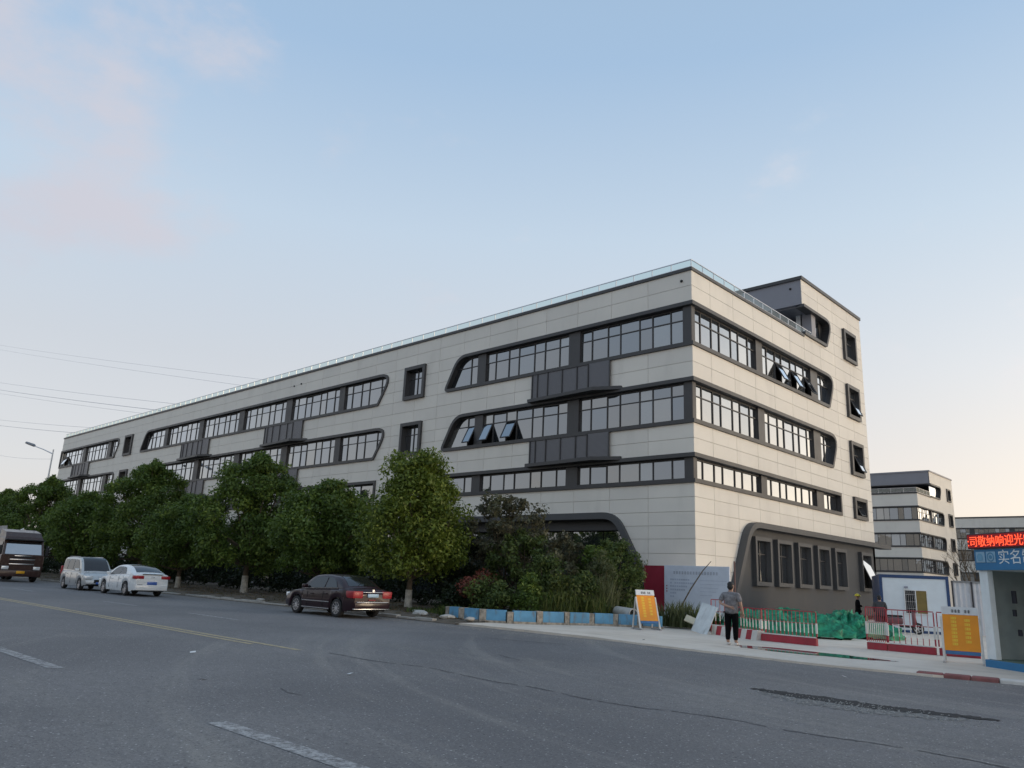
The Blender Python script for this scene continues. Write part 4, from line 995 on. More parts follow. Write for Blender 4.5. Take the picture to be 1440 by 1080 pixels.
coupe = dict(sedan); coupe.update(L=4.68, W=1.80, paint=M['white_car'], spokes=10, r=.33, wheels=(-1.30, 1.42), roofw=.68,
    deck=[(-2.34, .92), (-2.28, 1.05), (-1.9, 1.075), (-.9, 1.0), (.6, .96), (1.05, .94), (1.6, .87), (2.1, .75), (2.34, .58)],
    cab=(-2.02, -.62, .30, 1.25, 1.45), side=[[(-1.12, .05), (-.42, .02), (-.42, .97), (-.75, .92)], [(-.36, .02), (.88, .02), (.46, .80), (.2, .97), (-.36, .97)]],
    rub=False, mirrorm=M['white_car'], handlem=M['white_car'], tail=(-2.355, .42, .87, .83, .99, .34), head=(2.0, .42, .80, .58, .74, .28),
    boxes=[('number_plate', (-2.375, -.24, .56), (-2.335, .24, .70), 'plate_blue'), ('spoiler', (-2.36, -.5, 1.055), (-2.28, .5, 1.075), 'black'), ('bumper', (-2.37, -.78, .30), (-2.2, .78, .56), 'white_car'), ('diffuser', (-2.36, -.6, .24), (-2.2, .6, .31), 'black'), ('bumper_slot', (-2.378, .45, .55), (-2.36, .72, .57), 'black'), ('badge', (-2.36, -.1, .90), (-2.34, .1, .92), 'chrome')],
    discs=[]); coupe.pop('belt')
car('parked_sedan', 'white sedan with red tail light parked nose to nose with a silver van', 'car', (-22.6, -17.05, 0), math.pi+R(1.0), coupe)
van = dict(L=4.4, W=1.68, r=.31, sill=.24, wheels=(-1.36, 1.36), paint=M['silver_car'], roofw=.80, spokes=6,
    deck=[(-2.2, .95), (-2.1, 1.02), (-.5, 1.02), (.9, .99), (1.3, .97), (1.75, .90), (2.08, .76), (2.2, .58)],
    cab=(-2.14, -1.86, .45, 1.50, 1.74), rpow=.8, side=[[(-1.86, .06), (-1.10, .03), (-1.10, .93), (-1.70, .93), (-1.86, .6)], [(-1.0, .03), (-.14, .03), (-.14, .93), (-1.0, .93)], [(-.04, .03), (1.0, .03), (.72, .6), (.40, .93), (-.04, .93)]],
    mirror=.95, mirrorm=M['white_car'], handles=(-.75, .1), doors=(-1.06, -.1, .9), tail=(-2.215, .55, .8, .8, 1.25, .12), head=(1.98, .40, .80, .62, .80, .24),
    boxes=[('grille', (2.15, -.32, .42), (2.21, .32, .6), 'black'), ('number_plate', (2.2, -.22, .36), (2.225, .22, .47), 'plate_blue'), ('roof_rail', (-1.5, -.62, 1.765), (.2, -.58, 1.80), 'alloy'), ('roof_rail', (-1.5, .58, 1.765), (.2, .62, 1.80), 'alloy'), ('fog_lamp', (2.1, -.72, .40), (2.17, -.5, .48), 'black'), ('fog_lamp', (2.1, .5, .40), (2.17, .72, .48), 'black')], discs=[('emblem', (2.205, 0, .66), .05, 'chrome')])
car('parked_minivan', 'silver minivan facing the camera in front of the white sedan', 'van', (-28.7, -17.2, 0), R(-1.0), van)
# heavy truck
tk = thing('parked_truck', 'dark brown heavy truck with yellow plate at the left edge', 'truck', (-40.6, -17.45, 0), 0)
def tb(nm, a, b, mt, bev=.04, par=tk): return MB().bbox(a, b, bev).build(nm, M[mt] if isinstance(mt, str) else mt, par, 40)
cabm = MB().add([(0, -1.24, .75), (0, 1.24, .75), (.02, 1.24, 1.75), (.02, -1.24, 1.75), (-.28, -1.16, 2.75), (-.28, 1.16, 2.75), (-.42, -1.1, 2.95), (-.42, 1.1, 2.95), (-2.1, -1.24, .75), (-2.1, 1.24, .75), (-2.1, 1.24, 1.75), (-2.1, -1.24, 1.75), (-2.1, -1.16, 2.95), (-2.1, 1.16, 2.95)],
    [(0, 1, 2, 3), (3, 2, 5, 4), (4, 5, 7, 6), (6, 7, 13, 12), (8, 11, 10, 9), (11, 12, 13, 10), (0, 3, 11, 8), (1, 9, 10, 2), (3, 4, 6, 12, 11), (2, 10, 13, 7, 5), (0, 8, 9, 1)]).build('cab', M['truck_brown'], tk)
MB().add([(.028, -1.08, 1.80), (.028, 1.08, 1.80), (-.235, 1.02, 2.62), (-.235, -1.02, 2.62)], [(0, 1, 2, 3)]).build('windscreen', glassmat('truck_windscreen', (.04, .04, .045), .28), tk)
for s in (-1, 1):
    MB().add([(-.25, s*1.252, 1.8), (-1.2, s*1.252, 1.8), (-1.2, s*1.20, 2.6), (-.42, s*1.20, 2.6)], [(0, 1, 2, 3)] if s > 0 else [(3, 2, 1, 0)]).build('side_window', M['carglass'], tk)
    tb('mirror', (.02, s*1.28 if s > 0 else s*1.28-.2, 1.75), (.14, s*1.28+.2 if s > 0 else s*1.28, 2.35), 'black'); MB().bar((-.2, s*1.2, 2.45), (.08, s*1.36, 2.38), .03).build('mirror_arm', M['black'], tk)
    tb('headlight', (.0, s*.72 if s > 0 else s*1.14, .80), (.07, s*1.14 if s > 0 else s*.72, 1.02), 'whitelamp', .03)
    tb('corner_panel', (-.5, s*1.26-.03, .8), (.06, s*1.26+.03, 1.7), 'truck_brown', .02)
tb('sun_visor', (-.3, -1.15, 2.70), (.14, 1.15, 2.78), 'black', .03)
MB().add([(-.45, -1.1, 2.95), (-.45, 1.1, 2.95), (-.8, 1.05, 3.25), (-.8, -1.05, 3.25), (-2.0, -1.05, 3.45), (-2.0, 1.05, 3.45), (-2.0, -1.1, 2.95), (-2.0, 1.1, 2.95)], [(0, 1, 2, 3), (3, 2, 5, 4), (0, 3, 4, 6), (1, 7, 5, 2), (4, 5, 7, 6)]).build('wind_deflector', M['truck_brown'], tk)
for k in range(4): tb('grille_bar', (0, -.75, 1.12+k*.15), (.06, .75, 1.19+k*.15), 'black' if k % 2 else 'chrome', .015)
tb('bumper', (-.35, -1.25, .35), (.1, 1.25, .78), 'truck_brown', .05); tb('number_plate', (.1, -.25, .55), (.12, .25, .72), 'plate_yellow', .008)
tb('badge', (.02, -.5, 1.66), (.05, .5, 1.72), 'chrome', .01)
tb('cargo_box', (-9.5, -1.2, 1.0), (-2.7, 1.2, 2.55), mat('truck_body_grey', (.10, .10, .105), .7, dirt=.3), .04); tb('chassis', (-9.4, -.5, .6), (-.3, .5, .98), 'black', .03)
MB().add([(-2.8, -.2, 2.56), (-2.8, 1.1, 2.56), (-2.8, .45, 3.62), (-3.6, .0, 2.56), (-3.6, .9, 2.56), (-3.6, .45, 3.5)], [(0, 1, 2), (3, 5, 4), (0, 2, 5, 3), (1, 4, 5, 2)]).build('cargo_sheet', M['white'], tk)
MB().add([(-2.8, -1.2, 2.56), (-2.8, -.4, 2.56), (-2.85, -.55, 3.72), (-2.85, -1.15, 3.62), (-4, -1.2, 2.56), (-4, -.5, 2.56), (-4, -.6, 3.6), (-4, -1.15, 3.5)], [(0, 1, 2, 3), (3, 2, 6, 7), (1, 5, 6, 2), (0, 3, 7, 4), (4, 7, 6, 5)]).build('cargo_tarp', mat('tarp_grey', (.35, .35, .36), .8, var=.2), tk)
ty, rm = wheel_meshes(.5, .3, 6)
for x in (-.95, -6.6, -7.9):
    for s in (-1, 1):
        wq = bpy.data.objects.new('wheel', None); col.objects.link(wq); wq.parent = tk; wq.location = (x, s*1.08, .5); wq.rotation_euler.z = 0 if s < 0 else math.pi
        link('tyre', ty, wq); link('rim', rm, wq)
# ------------------------------------------------------------------ entrance, fences, kiosk
# low blue wall curving into the entrance
wp = [(-3.1, -12.75), (-2.2, -12.9), (-1.3, -12.75), (-.5, -12.2), (.1, -11.3), (.55, -10.3), (.95, -9.3), (1.5, -8.5), (2.3, -8.0), (3.2, -7.75)]
bw = thing('low_wall', 'low wall painted in blue blocks with bare stone posts between', 'wall', (0, 0, .03))
M['stone'] = mat('bare_stone', (.34, .30, .25), .9, var=.35, scale=7, bmp=.6, dirt=.4); M['pipe'] = mat('pipe_concrete', (.45, .44, .41), .85, dirt=.4)
M['wallblue'] = mat('faded_blue_paint', (.12, .32, .50), .65, var=.15, scale=2, dirt=.7)
rg = random.Random(5)
for i, ((a, b), (c, d)) in enumerate(zip(wp, wp[1:])):
    an = math.atan2(d-b, c-a); l = math.hypot(c-a, d-b); Rz = Matrix.Rotation(an, 3, 'Z')
    MB().box((.13, -.12, .1), (l-.13, .12, .47), Rz, (a, b, 0)).build('wall_block', M['wallblue'], bw)
    MB().box((.1, -.17, -.03), (l-.1, .17, .098), Rz, (a, b, 0)).build('footing', M['stone'], bw)
    hh = rg.uniform(.42, .49); ww_ = rg.uniform(.09, .128); MB().box((-ww_, -.135, -.02), (ww_, .135, hh), Rz, (a, b, 0)).build('stone_post', M['stone'], bw)
# kerbstones along the verge
km = MB().bbox((0, -.11, -.1), (.96, .11, .13), .02).mesh('kerbstone', M['kerbstone']); kb = thing('kerb', 'line of concrete kerbstones between road and earth verge', 'kerb', (0, 0, 0))
for k in range(70):
    x = -2.2-k*1.0
    if rg.random() < .12 and k > 1: continue
    o = link('kerbstone', km, kb, (x-1+.98*0, -14.28+rg.uniform(-.02, .02), rg.uniform(-.05, 0))); o.rotation_euler = (rg.uniform(-.03, .03), 0, rg.uniform(-.015, .015))
# loose stones
for i, (x, y, s, l) in enumerate([(-3.95, -13.5, .26, 'flat pale stone slab lying on the kerb near the blue wall'), (-2.3, -13.6, .2, 'rough stone in front of the blue wall'), (-5.6, -12.4, .16, 'pale stone on the verge behind the dark red sedan'), (-4.7, -12.9, .14, 'small pale stone left of the blue wall'), (-15.2, -13.9, .13, 'white stone on the verge left of the dark red sedan'), (-1.35, -13.35, .16, 'grey stone at the foot of the blue wall')]):
    bm = bmesh.new(); bmesh.ops.create_icosphere(bm, subdivisions=2, radius=s)
    for v in bm.verts: v.co = Vector((v.co.x*1.5*rg.uniform(.85, 1.15), v.co.y*rg.uniform(.85, 1.15), v.co.z*.55*rg.uniform(.85, 1.15)))
    me = bpy.data.meshes.new('stone'); bm.to_mesh(me); bm.free(); me.materials.append(M['pipe']); o = link('stone', me, None, (x, y, .12+s*.2)); o.rotation_euler.z = i; tag(o, l, 'stone', 'loose stones on the verge')
pp = MB().lathe([(.17, 0), (.2, 0), (.2, 1.1), (.17, 1.1), (.16, .02)], 18, 'x').build('concrete_pipe', M['pipe'], None, 40, (1.0, -7.7, .56)); pp.rotation_euler = (0, R(2), R(-20)); tag(pp, 'grey concrete pipe lying behind the blue wall', 'pipe')
# litter
for i, (x, y, l) in enumerate([(8.6, -25.5, 'white scrap of paper near the bottom middle of the road'), (4.7, -26.3, 'white scrap on the road left of the long crack'), (13.2, -17.0, 'white scrap on the asphalt in front of the right fence'), (8.1, -27.7, 'pale scrap on the asphalt between the white dashes'), (6.2, -13.6, 'dark scrap on the pavement edge')]):
    q = MB().add([(-.05, -.03, 0), (.05, -.04, .01), (.06, .03, .03), (-.04, .04, .015)], [(0, 1, 2, 3), (3, 2, 1, 0)]).build('paper_scrap', M['white'] if i < 4 else M['black'], None, None, (x, y, .012 if i < 4 else .06)); q.rotation_euler.z = i*1.3; tag(q, l, 'litter', 'scraps on the ground')
# puddle
def puddle(pts, nm='puddle'): return sheet(nm, pts, .056, M['puddle'])
mt, t, b = nodes_of('puddle'); b.inputs['Base Color'].default_value = (.07, .065, .06, 1); b.inputs['Roughness'].default_value = .03; b.inputs['IOR'].default_value = 1.5; b.inputs['Specular IOR Level'].default_value = .9; M['puddle'] = mt
pl = []
for k in range(60):
    a = 2*math.pi*k/60; rr = 1+.10*math.sin(3*a+1)+.06*math.sin(7*a)+.04*math.sin(13*a); pl.append((10.35+2.05*math.cos(a)*rr, -12.3+.62*math.sin(a)*rr-.12*math.cos(a)))
puddle(pl)
# A-frame notice boards
def a_sign(label, x, y, rz, hgt, wd, tilt, title):
    t = thing('notice_stand', label, 'sign', (x, y, .05), rz, 'orange notice boards at the entrance'); a = R(tilt); h = hgt
    def G(s, z, d): return (s, -math.cos(a)*d+math.sin(a)*(z), math.cos(a)*z+math.sin(a)*d)   # leans back
    for s in (-1, 1):
        MB().bar(G(s*wd/2, 0, 0), G(s*wd/2, h*.82, 0), .05).build('frame_post', M['barrier_white'], t)
        MB().bar((s*wd/2, .62, 0), G(s*wd/2, h*.8, -.03), .04).build('rear_leg', M['barrier_white'], t); MB().bar((s*wd/2, -.08, .03), (s*wd/2, .68, .03), .05).build('foot', M['steel'], t)
    MB().prism(G, rect(-wd/2+.04, h*.16, wd/2-.04, h*.22), -.02, .03).build('blue_strip', M['blue'], t)
    MB().prism(G, rect(-wd/2+.03, h*.225, wd/2-.03, h*.86), -.02, .02).build('orange_board', M['orange'], t)
    MB().prism(G, rect(-wd/2+.02, h*.865, wd/2-.02, h), -.02, .025).build('title_board', M['white'], t)
    ink = MB(); n = 6
    for k in range(n):
        if k == 3: continue
        x0 = -wd*.22+k*wd*.085
        for q in range(3): ink.prism(G, rect(x0, h*(.9+q*.018), x0+wd*.065, h*(.908+q*.018)), .026, .03)
        ink.prism(G, rect(x0+wd*.025, h*.895, x0+wd*.04, h*.955), .0265, .0302)
    ink.build('title_marks', M['ink'], t)
    for cx, n, w0 in ((-wd*.18, 8, .9), (wd*.17, 6, 1.0)):
        yl = MB()
        for k in range(n):
            zc = h*(.82-.065*k) if n == 8 else h*(.79-.075*k); s = wd*.07
            for q in range(3): yl.prism(G, rect(cx-s, zc-h*.045+q*h*.017, cx+s, zc-h*.036+q*h*.017), .021, .024)
            yl.prism(G, rect(cx-s*.15, zc-h*.045, cx+s*.15, zc), .0215, .0245); yl.prism(G, rect(cx+s*.7, zc-h*.04, cx+s, zc-.002), .0212, .0243)
        yl.build('yellow_characters', M['signyellow'], t)
    return t
a_sign('orange notice board tilted on its stand by the blue wall', 3.4, -9.0, R(62), 1.45, .78, 19, '')
a_sign('orange notice board standing beside the white kiosk post', 13.85, -11.05, R(12), 1.36, .84, 6, '')
# leaning white sheet
q = MB().box((-.42, -.012, 0), (.42, .012, 1.05)).build('leaning_sheet', mat('dirty_white_sheet', (.62, .66, .67), .6, var=.12, scale=2.5, dirt=.35), None, None, (4.95, -8.35, .06)); q.rotation_euler = (R(-22), R(9), R(-22)); tag(q, 'dirty white sheet leaning left of the standing man', 'sheet')
q = MB().box((-.3, -.02, 0), (.3, .02, .32)).build('broken_board', mat('pale_board', (.5, .47, .36), .8, dirt=.3), None, None, (4.0, -7.2, .3)); q.rotation_euler = (R(-50), R(20), R(25)); tag(q, 'broken pale board among weeds beside the leaning sheet', 'board')
# red and white fence panels
def fence_panel(label, x0, y0, x1, y1, h, n, base=.22, dense=None, top=True):
    l = math.hypot(x1-x0, y1-y0); t = thing('fence_panel', label, 'fence', (x0, y0, .05), math.atan2(y1-y0, x1-x0), 'red and white fence panels at the entrance')
    MB().bar((0, 0, h), (l, 0, h), .028).build('top_rail', M['red'], t)
    if base: MB().bbox((0, -.06, 0), (l, .06, base), .01).build('base_board', M['red'], t); MB().box((.05, -.062, base+.002), (l-.05, .062, base+.03)).build('base_stripe', M['barrier_white'], t)
    else: MB().bar((0, 0, .12), (l, 0, .12), .05).build('bottom_rail', M['red'], t)
    MB().bar((0, 0, h*.64), (l, 0, h*.64), .02).build('mid_rail', M['red'], t)
    pos = [l*k/n for k in range(n+1)]+(dense or [])
    b0 = base+.03 if base else .13
    for k, x in enumerate(pos):
        p = MB(); w = .036 if k in (0, n) else .017
        p.bar((x, .0, b0), (x, .0, h*.36), w); o = p.build('bar', M['red'], t)
        MB().bar((x, 0, h*.36), (x, 0, h*.66), w*1.35).build('white_section', M['barrier_white'], o); MB().bar((x, 0, h*.66), (x, 0, h-.02), w*.75).build('upper_section', M['red'], o)
    return t
fence_panel('low red and white fence panel in front of green netting', 7.62, -9.05, 9.5, -9.3, .98, 14)
fence_panel('folded stack of red bars at left end of the right fence', 10.68, -8.5, 11.25, -8.52, 1.2, 10, .2, None)
fence_panel('red and white fence panel between folded bars and orange board', 11.28, -8.52, 12.55, -8.55, 1.16, 8, .2)
fence_panel('short fence panel partly behind the right orange board', 12.62, -8.5, 13.6, -8.35, 1.16, 6, .2)
fence_panel('fence panel end showing between leaning sheet and man', 4.75, -7.1, 5.5, -7.2, 1.15, 4, .25)
fence_panel('fence panel behind the standing man', 5.55, -7.25, 7.55, -8.6, .95, 12, 0)
# striped barrier blocks
M['stripe_red'] = M['red']
sb = thing('striped_barrier', 'concrete barrier with diagonal red and white stripes beside the man', 'barrier', (5.35, -8.0, .05), math.atan2(-1.1, 2.2))
for k in range(9):
    x0 = k*.275; mt_ = M['barrier_white'] if k % 2 == 0 else M['red']
    MB().add([(x0, -.13, 0), (x0+.275, -.13, 0), (x0+.375, -.13, .3), (x0+.1, -.13, .3), (x0, .13, 0), (x0+.275, .13, 0), (x0+.375, .13, .3), (x0+.1, .13, .3)], [(0, 1, 2, 3), (7, 6, 5, 4), (3, 2, 6, 7), (0, 4, 5, 1)]+([(0, 3, 7, 4)] if k == 0 else [])+([(1, 5, 6, 2)] if k == 8 else [])).build('stripe', mt_, sb)
# painted kerb on the right
kt = thing('painted_kerb', 'red and white painted kerb in front of the kiosk', 'kerb', (13.85, -14.7, 0), R(9))
for k in range(8):
    MB().bbox((k*.5, -.14, -.05), (k*.5+.49, .14, .085), .03).build('kerb_block', mat('faded_kerb_red', (.24, .095, .09), .85, var=.25, dirt=.4) if k not in (3, 5) else M['barrier_white'], kt)
# heaps of green safety netting
M['net'] = mat('green_netting', (.016, .24, .13), .6, var=.5, scale=5, bmp=1.0, bscale=16)
def heap(label, x, y, lx, ly, h, seed, rz=0):
    g = np.random.default_rng(seed); n = 110; m2 = 46; vs = []; from mathutils import noise as NZ
    ph = g.uniform(0, 6.28, 24); fr = g.uniform(2, 13, 24); fr2 = g.uniform(2, 11, 24)
    for j in range(m2+1):
        v = j/m2; rr = math.sin(v*math.pi/2)
        for i in range(n):
            a = 2*math.pi*i/n; c, s = math.cos(a), math.sin(a)
            k = 1+.10*sum(math.sin(fr[q]*a+ph[q]+v*fr2[q])*(1 if q < 8 else .4) for q in range(14))/3
            zz = h*math.cos(v*math.pi/2)**.55*(1+.22*math.sin(fr[3]*c*1.2+ph[4])*math.sin(fr2[5]*s+ph[6]))+.045*math.sin(fr[7]*3*a+v*19+ph[8])*rr+.03*math.sin(31*v+fr2[9]*a)
            q3 = Vector((c*rr*lx, s*rr*ly, zz))+Vector((seed*7.3, 0, 0)); rid = sum((1-abs(NZ.noise(q3*f_)))**2*a_ for f_, a_ in ((2.2, .16), (4.7, .09), (9.5, .05), (17, .025)))-.17
            vs.append((c*rr*lx*k+c*rid*.6, s*rr*ly*k+s*rid*.6, max(zz+rid*(1-.3*rr), -.03)))
    fs = [[j*n+i, (j+1)*n+i, (j+1)*n+(i+1) % n, j*n+(i+1) % n] for j in range(m2) for i in range(n)]
    o = MB().add(vs, fs).build('netting_heap', M['net'], None, 60, (x, y, .05)); o.rotation_euler.z = rz; tag(o, label, 'netting', 'heaps of green safety netting'); return o
heap('long green netting heap directly behind the low fence panel', 6.6, -5.3, 2.2, .8, .72, 1, R(18))
heap('bulky green netting heap right of the low fence panel', 7.95, -2.6, 1.05, .9, .74, 2)
heap('green netting heap below the yellow helmet', 8.55, -2.6, 1.2, .9, .45, 3, .5)
heap('small green netting heap at the left behind the man', 5.3, -5.9, .9, .6, .5, 4)
# notice hoarding at the corner
hb = thing('notice_hoarding', 'white notice board with red side panel in front of the building corner', 'hoarding', (-1.9, -1.5, 0), 0)
MB().bbox((0, -.04, .25), (1.12, .04, 2.52), .01).build('red_panel', mat('hoarding_red', (.24, .012, .03), .5, var=.08), hb); MB().bbox((1.13, -.04, .25), (4.45, .04, 2.54), .01).build('white_panel', mat('hoarding_white', (.60, .64, .72), .5, var=.04), hb)
for x in (.05, 1.13, 2.8, 4.4): MB().bar((x, .08, 0), (x, .08, 2.5), .07).build('post', M['steel'], hb)
tk_ = MB()
for k in range(16):
    x0 = 1.62+k*.145
    for q in range(3): tk_.box((x0, -.046, 2.17+q*.045), (x0+.10, -.042, 2.185+q*.045))
    tk_.box((x0+.04, -.0465, 2.15), (x0+.055, -.0425, 2.29))
tk_.build('title_marks', M['print_grey'], hb)
tl = MB(); rg2 = random.Random(3)
for k in range(6):
    n = [9, 11, 8, 7, 3, 3][k]
    for q in range(n): x0 = 1.45+q*.115; tl.box((x0, -.046, 1.88-k*.15), (x0+.085, -.042, 1.95-k*.15)) if rg2.random() < .95 else None
for k in range(5): tl.box((3.0, -.046, 1.9-k*.16), (3.0+[1.3, 1.25, .9, .8, .6][k], -.043, 1.915-k*.16))
tl.build('text_lines', mat('faint_ink', (.42, .46, .56), .6), hb)
for k in range(3): MB().lathe([(.001, -.048), (.03, -.048), (.03, -.042)], 10, 'y', (1.27, 0, 1.62-k*.12)).build('red_mark', M['red'], hb)
q = MB().tube([(0, 0, 0), (.55, .1, .95), (1.1, .2, 1.75), (1.45, .3, 2.15)], [.03, .028, .022, .012], 6).build('leaning_pole', M['bark'], None, None, (1.1, -3.4, .55)); tag(q, 'thin dark pole leaning across the white notice board', 'pole')
q = MB().tube([(0, 0, 0), (0, 0, 2.75)], .035, 8).build('steel_pipe', mat('rusty_pipe', (.16, .09, .08), .7), None, None, (3.2, -2.3, 0)); tag(q, 'upright rusty pipe at the right edge of the white notice board', 'pipe')
# site container
ct = thing('site_container', 'white portable site cabin with dark blue frame and a window', 'container', (6.75, 4.6, 0), R(22)); cw, cdp, ch = 2.8, 5.8, 2.55
MB().box((.07, .03, .15), (cw-.07, cdp, ch-.1)).build('wall_panel', mat('cabin_white', (.70, .76, .80), .5, var=.03), ct)
for x in (0, cw-.12): MB().box((x, 0, 0), (x+.12, .12, ch)).build('corner_post', M['navy'], ct); MB().box((x, cdp-.12, 0), (x+.12, cdp, ch)).build('corner_post', M['navy'], ct)
MB().box((.12, 0, ch-.14), (cw-.12, .12, ch)).box((0, .12, ch-.14), (.12, cdp-.12, ch)).box((cw-.12, .12, ch-.14), (cw, cdp-.12, ch)).build('top_rail', M['navy'], ct); MB().box((.12, 0, 0), (cw-.12, .12, .16)).build('bottom_rail', M['navy'], ct)
MB().box((.0, .12, .16), (.075, cdp-.12, ch-.14)).build('side_wall', M['navy'], ct)
wf = MB().frame(lambda s, z, d: (s, .03-d, z), rect(.97, .85, 1.92, 1.92), .045, -.02, .05, True).box((1.42, -.03, .88), (1.46, .02, 1.9)).build('window', M['white'], ct)
MB().box((1.01, .01, .9), (1.42, .025, 1.88)).build('dark_pane', M['carglass'], wf); MB().box((1.46, .01, .9), (1.88, .025, 1.88)).build('board', mat('ochre_board', (.21, .15, .045), .7), wf)
gr = MB()
for k in range(5): gr.bar((1.06+k*.08, -.02, .9), (1.06+k*.08, -.02, 1.88), .012)
for k in range(3): gr.bar((1.01, -.02, 1.1+k*.3), (1.42, -.02, 1.1+k*.3), .014)
gr.build('window_grille', M['steel'], wf); MB().bbox((1.0, -.06, 1.97), (1.15, .02, 2.06), .01).build('lamp', M['print_grey'], ct)
# corrugated white hoarding right of the container
wh = thing('panel_hoarding', 'white corrugated hoarding with dark posts between container and kiosk', 'hoarding', (9.42, 5.75, 0), R(35))
rbm = MB(); 
for k in range(44): x0 = k*.2; rbm.add([(x0, 0, .1), (x0+.1, -.035, .1), (x0+.2, 0, .1), (x0, 0, 2.3), (x0+.1, -.035, 2.3), (x0+.2, 0, 2.3)], [(0, 1, 4, 3), (1, 2, 5, 4)])
rbm.build('sheet', mat('hoarding_sheet', (.5, .52, .56), .5, var=.05, dirt=.2), wh)
for k in range(11): MB().box((k*.8-.025, -.1, 0), (k*.8+.025, -.04, 2.36)).build('post', M['ink'], wh)
MB().box((0, -.06, 2.3), (8.8, .06, 2.38)).build('cap_rail', mat('rail_grey', (.2, .21, .22), .6), wh)
# motor scooter in the yard
ms = thing('motor_scooter', 'reddish motor scooter parked in front of the container', 'scooter', (7.9, 3.6, .05), R(20)); ty, rm = wheel_meshes(.24, .1, 5)
for x in (-.6, .6):
    wq = bpy.data.objects.new('wheel', None); col.objects.link(wq); wq.parent = ms; wq.location = (x, 0, .24); link('tyre', ty, wq); link('rim', rm, wq)
M['scoot'] = mat('scooter_red', (.16, .05, .06), .4, coat=.4)
MB().bbox((-.65, -.14, .38), (.05, .14, .66), .06).build('body', M['scoot'], ms, 40); MB().bbox((-.1, -.15, .26), (.45, .15, .34), .03).build('footboard', M['black'], ms)
MB().bbox((.40, -.18, .3), (.52, .18, .92), .04).build('leg_shield', M['scoot'], ms, 40); MB().bbox((-.65, -.13, .67), (.05, .13, .76), .04).build('seat', M['black'], ms, 40)
MB().tube([(.6, 0, .3), (.45, 0, 1.0)], .03).tube([(.42, -.3, 1.04), (.45, 0, 1.0), (.42, .3, 1.04)], .018).build('handlebar', M['black'], ms); MB().bbox((-.85, -.18, .68), (-.6, .18, .95), .03).build('box', M['ink'], ms)
# kiosk with electronic sign
kq = thing('entrance_kiosk', 'white and blue entrance kiosk with red lettered electronic sign on top', 'kiosk', (14.37, -11.05, .05), math.atan2(-.6, .8))
kw, kd = 4.2, 2.4
M['kwhite'] = mat('kiosk_white', (.78, .82, .82), .45, var=.05, dirt=.1); M['kblue'] = mat('kiosk_blue', (.03, .18, .37), .4, var=.05)
MB().bbox((-.02, -.06, -.02), (kw, kd, .17), .015).build('base', M['kblue'], kq); MB().bbox((-.0, -.0, .17), (.27, .16, 2.26), .015).build('corner_post', M['kwhite'], kq)
MB().bbox((kw-.27, 0, .17), (kw, .16, 2.26), .015).build('corner_post', M['kwhite'], kq); MB().box((0, .16, .17), (.06, kd, 2.26)).box((.06, kd-.06, .17), (kw, kd, 2.26)).build('wall', mat('kiosk_inner_wall', (.30, .34, .33), .5, var=.08), kq)
MB().box((0, 0, 2.26), (kw, kd, 2.3)).build('ceiling', M['kwhite'], kq); MB().box((.06, .0, .17), (kw, kd, .185)).build('floor', mat('kiosk_floor', (.12, .17, .13), .6), kq)
MB().bbox((-.0, -.08, 2.26), (kw, 0, 2.76), .012).build('header_board', M['kblue'], kq)
for k, x0 in enumerate((.07, .40)):
    ic = MB().bbox((x0, -.095, 2.44), (x0+.29, -.08, 2.70), .01).build('icon_tile', mat('icon_tile_blue', (.28, .46, .60), .4), kq)
    if k == 0: MB().lathe([(.001, -.102), (.09, -.102), (.09, -.095)], 16, 'y', (x0+.13, 0, 2.57)).box((x0+.06, -.101, 2.49), (x0+.22, -.096, 2.55)).build('icon', mat('icon_mid', (.16, .36, .52), .4), ic)
    else: MB().lathe([(.085, -.102), (.11, -.102), (.11, -.095), (.085, -.095)], 20, 'y', (x0+.145, 0, 2.57)).lathe([(.001, -.102), (.045, -.102), (.045, -.095)], 14, 'y', (x0+.145, 0, 2.57)).build('icon', mat('icon_deep', (.07, .24, .40), .4), ic)
text_mesh('header_lettering', '实名制通道', .36, M['kwhite'], kq, (.76, -.085, 2.43), (R(90), 0, 0), .004)
MB().bbox((-.12, -.14, 2.77), (kw+.1, .1, 3.14), .015).build('sign_case', mat('led_case', (.05, .004, .008), .5), kq)
text_mesh('lit_lettering', ':司敬纳响迎光临指导', .28, mat('led_red', (.9, .08, .03), .5, emit=(1.0, .085, .03), estr=1.1), kq, (-.10, -.15, 2.845), (R(90), 0, 0), .004)
MB().box((-.1, -.146, 2.80), (kw+.08, -.141, 3.11)).build('lit_matrix', mat('led_matrix', (.12, .004, .006), .5, emit=(.5, .004, .01), estr=.16), kq)
# turnstile screen and door inside
dr = MB().frame(lambda s, z, d: (s, .9-d, z), rect(.5, .2, 1.15, 2.1), .06, -.02, .03, True).build('door', M['greyfascia'], kq); MB().box((.56, .9, .26), (1.09, .91, 2.04)).build('door_glass', M['carglass'], dr)
for a, b in (((.36, .5, 1.2), (.44, .56, 1.36)), ((.40, .55, .75), (.5, .6, .9)), ((.38, .5, 1.5), (.5, .55, 1.8))): MB().bbox(a, b, .01).build('reader', M['ink'], kq)
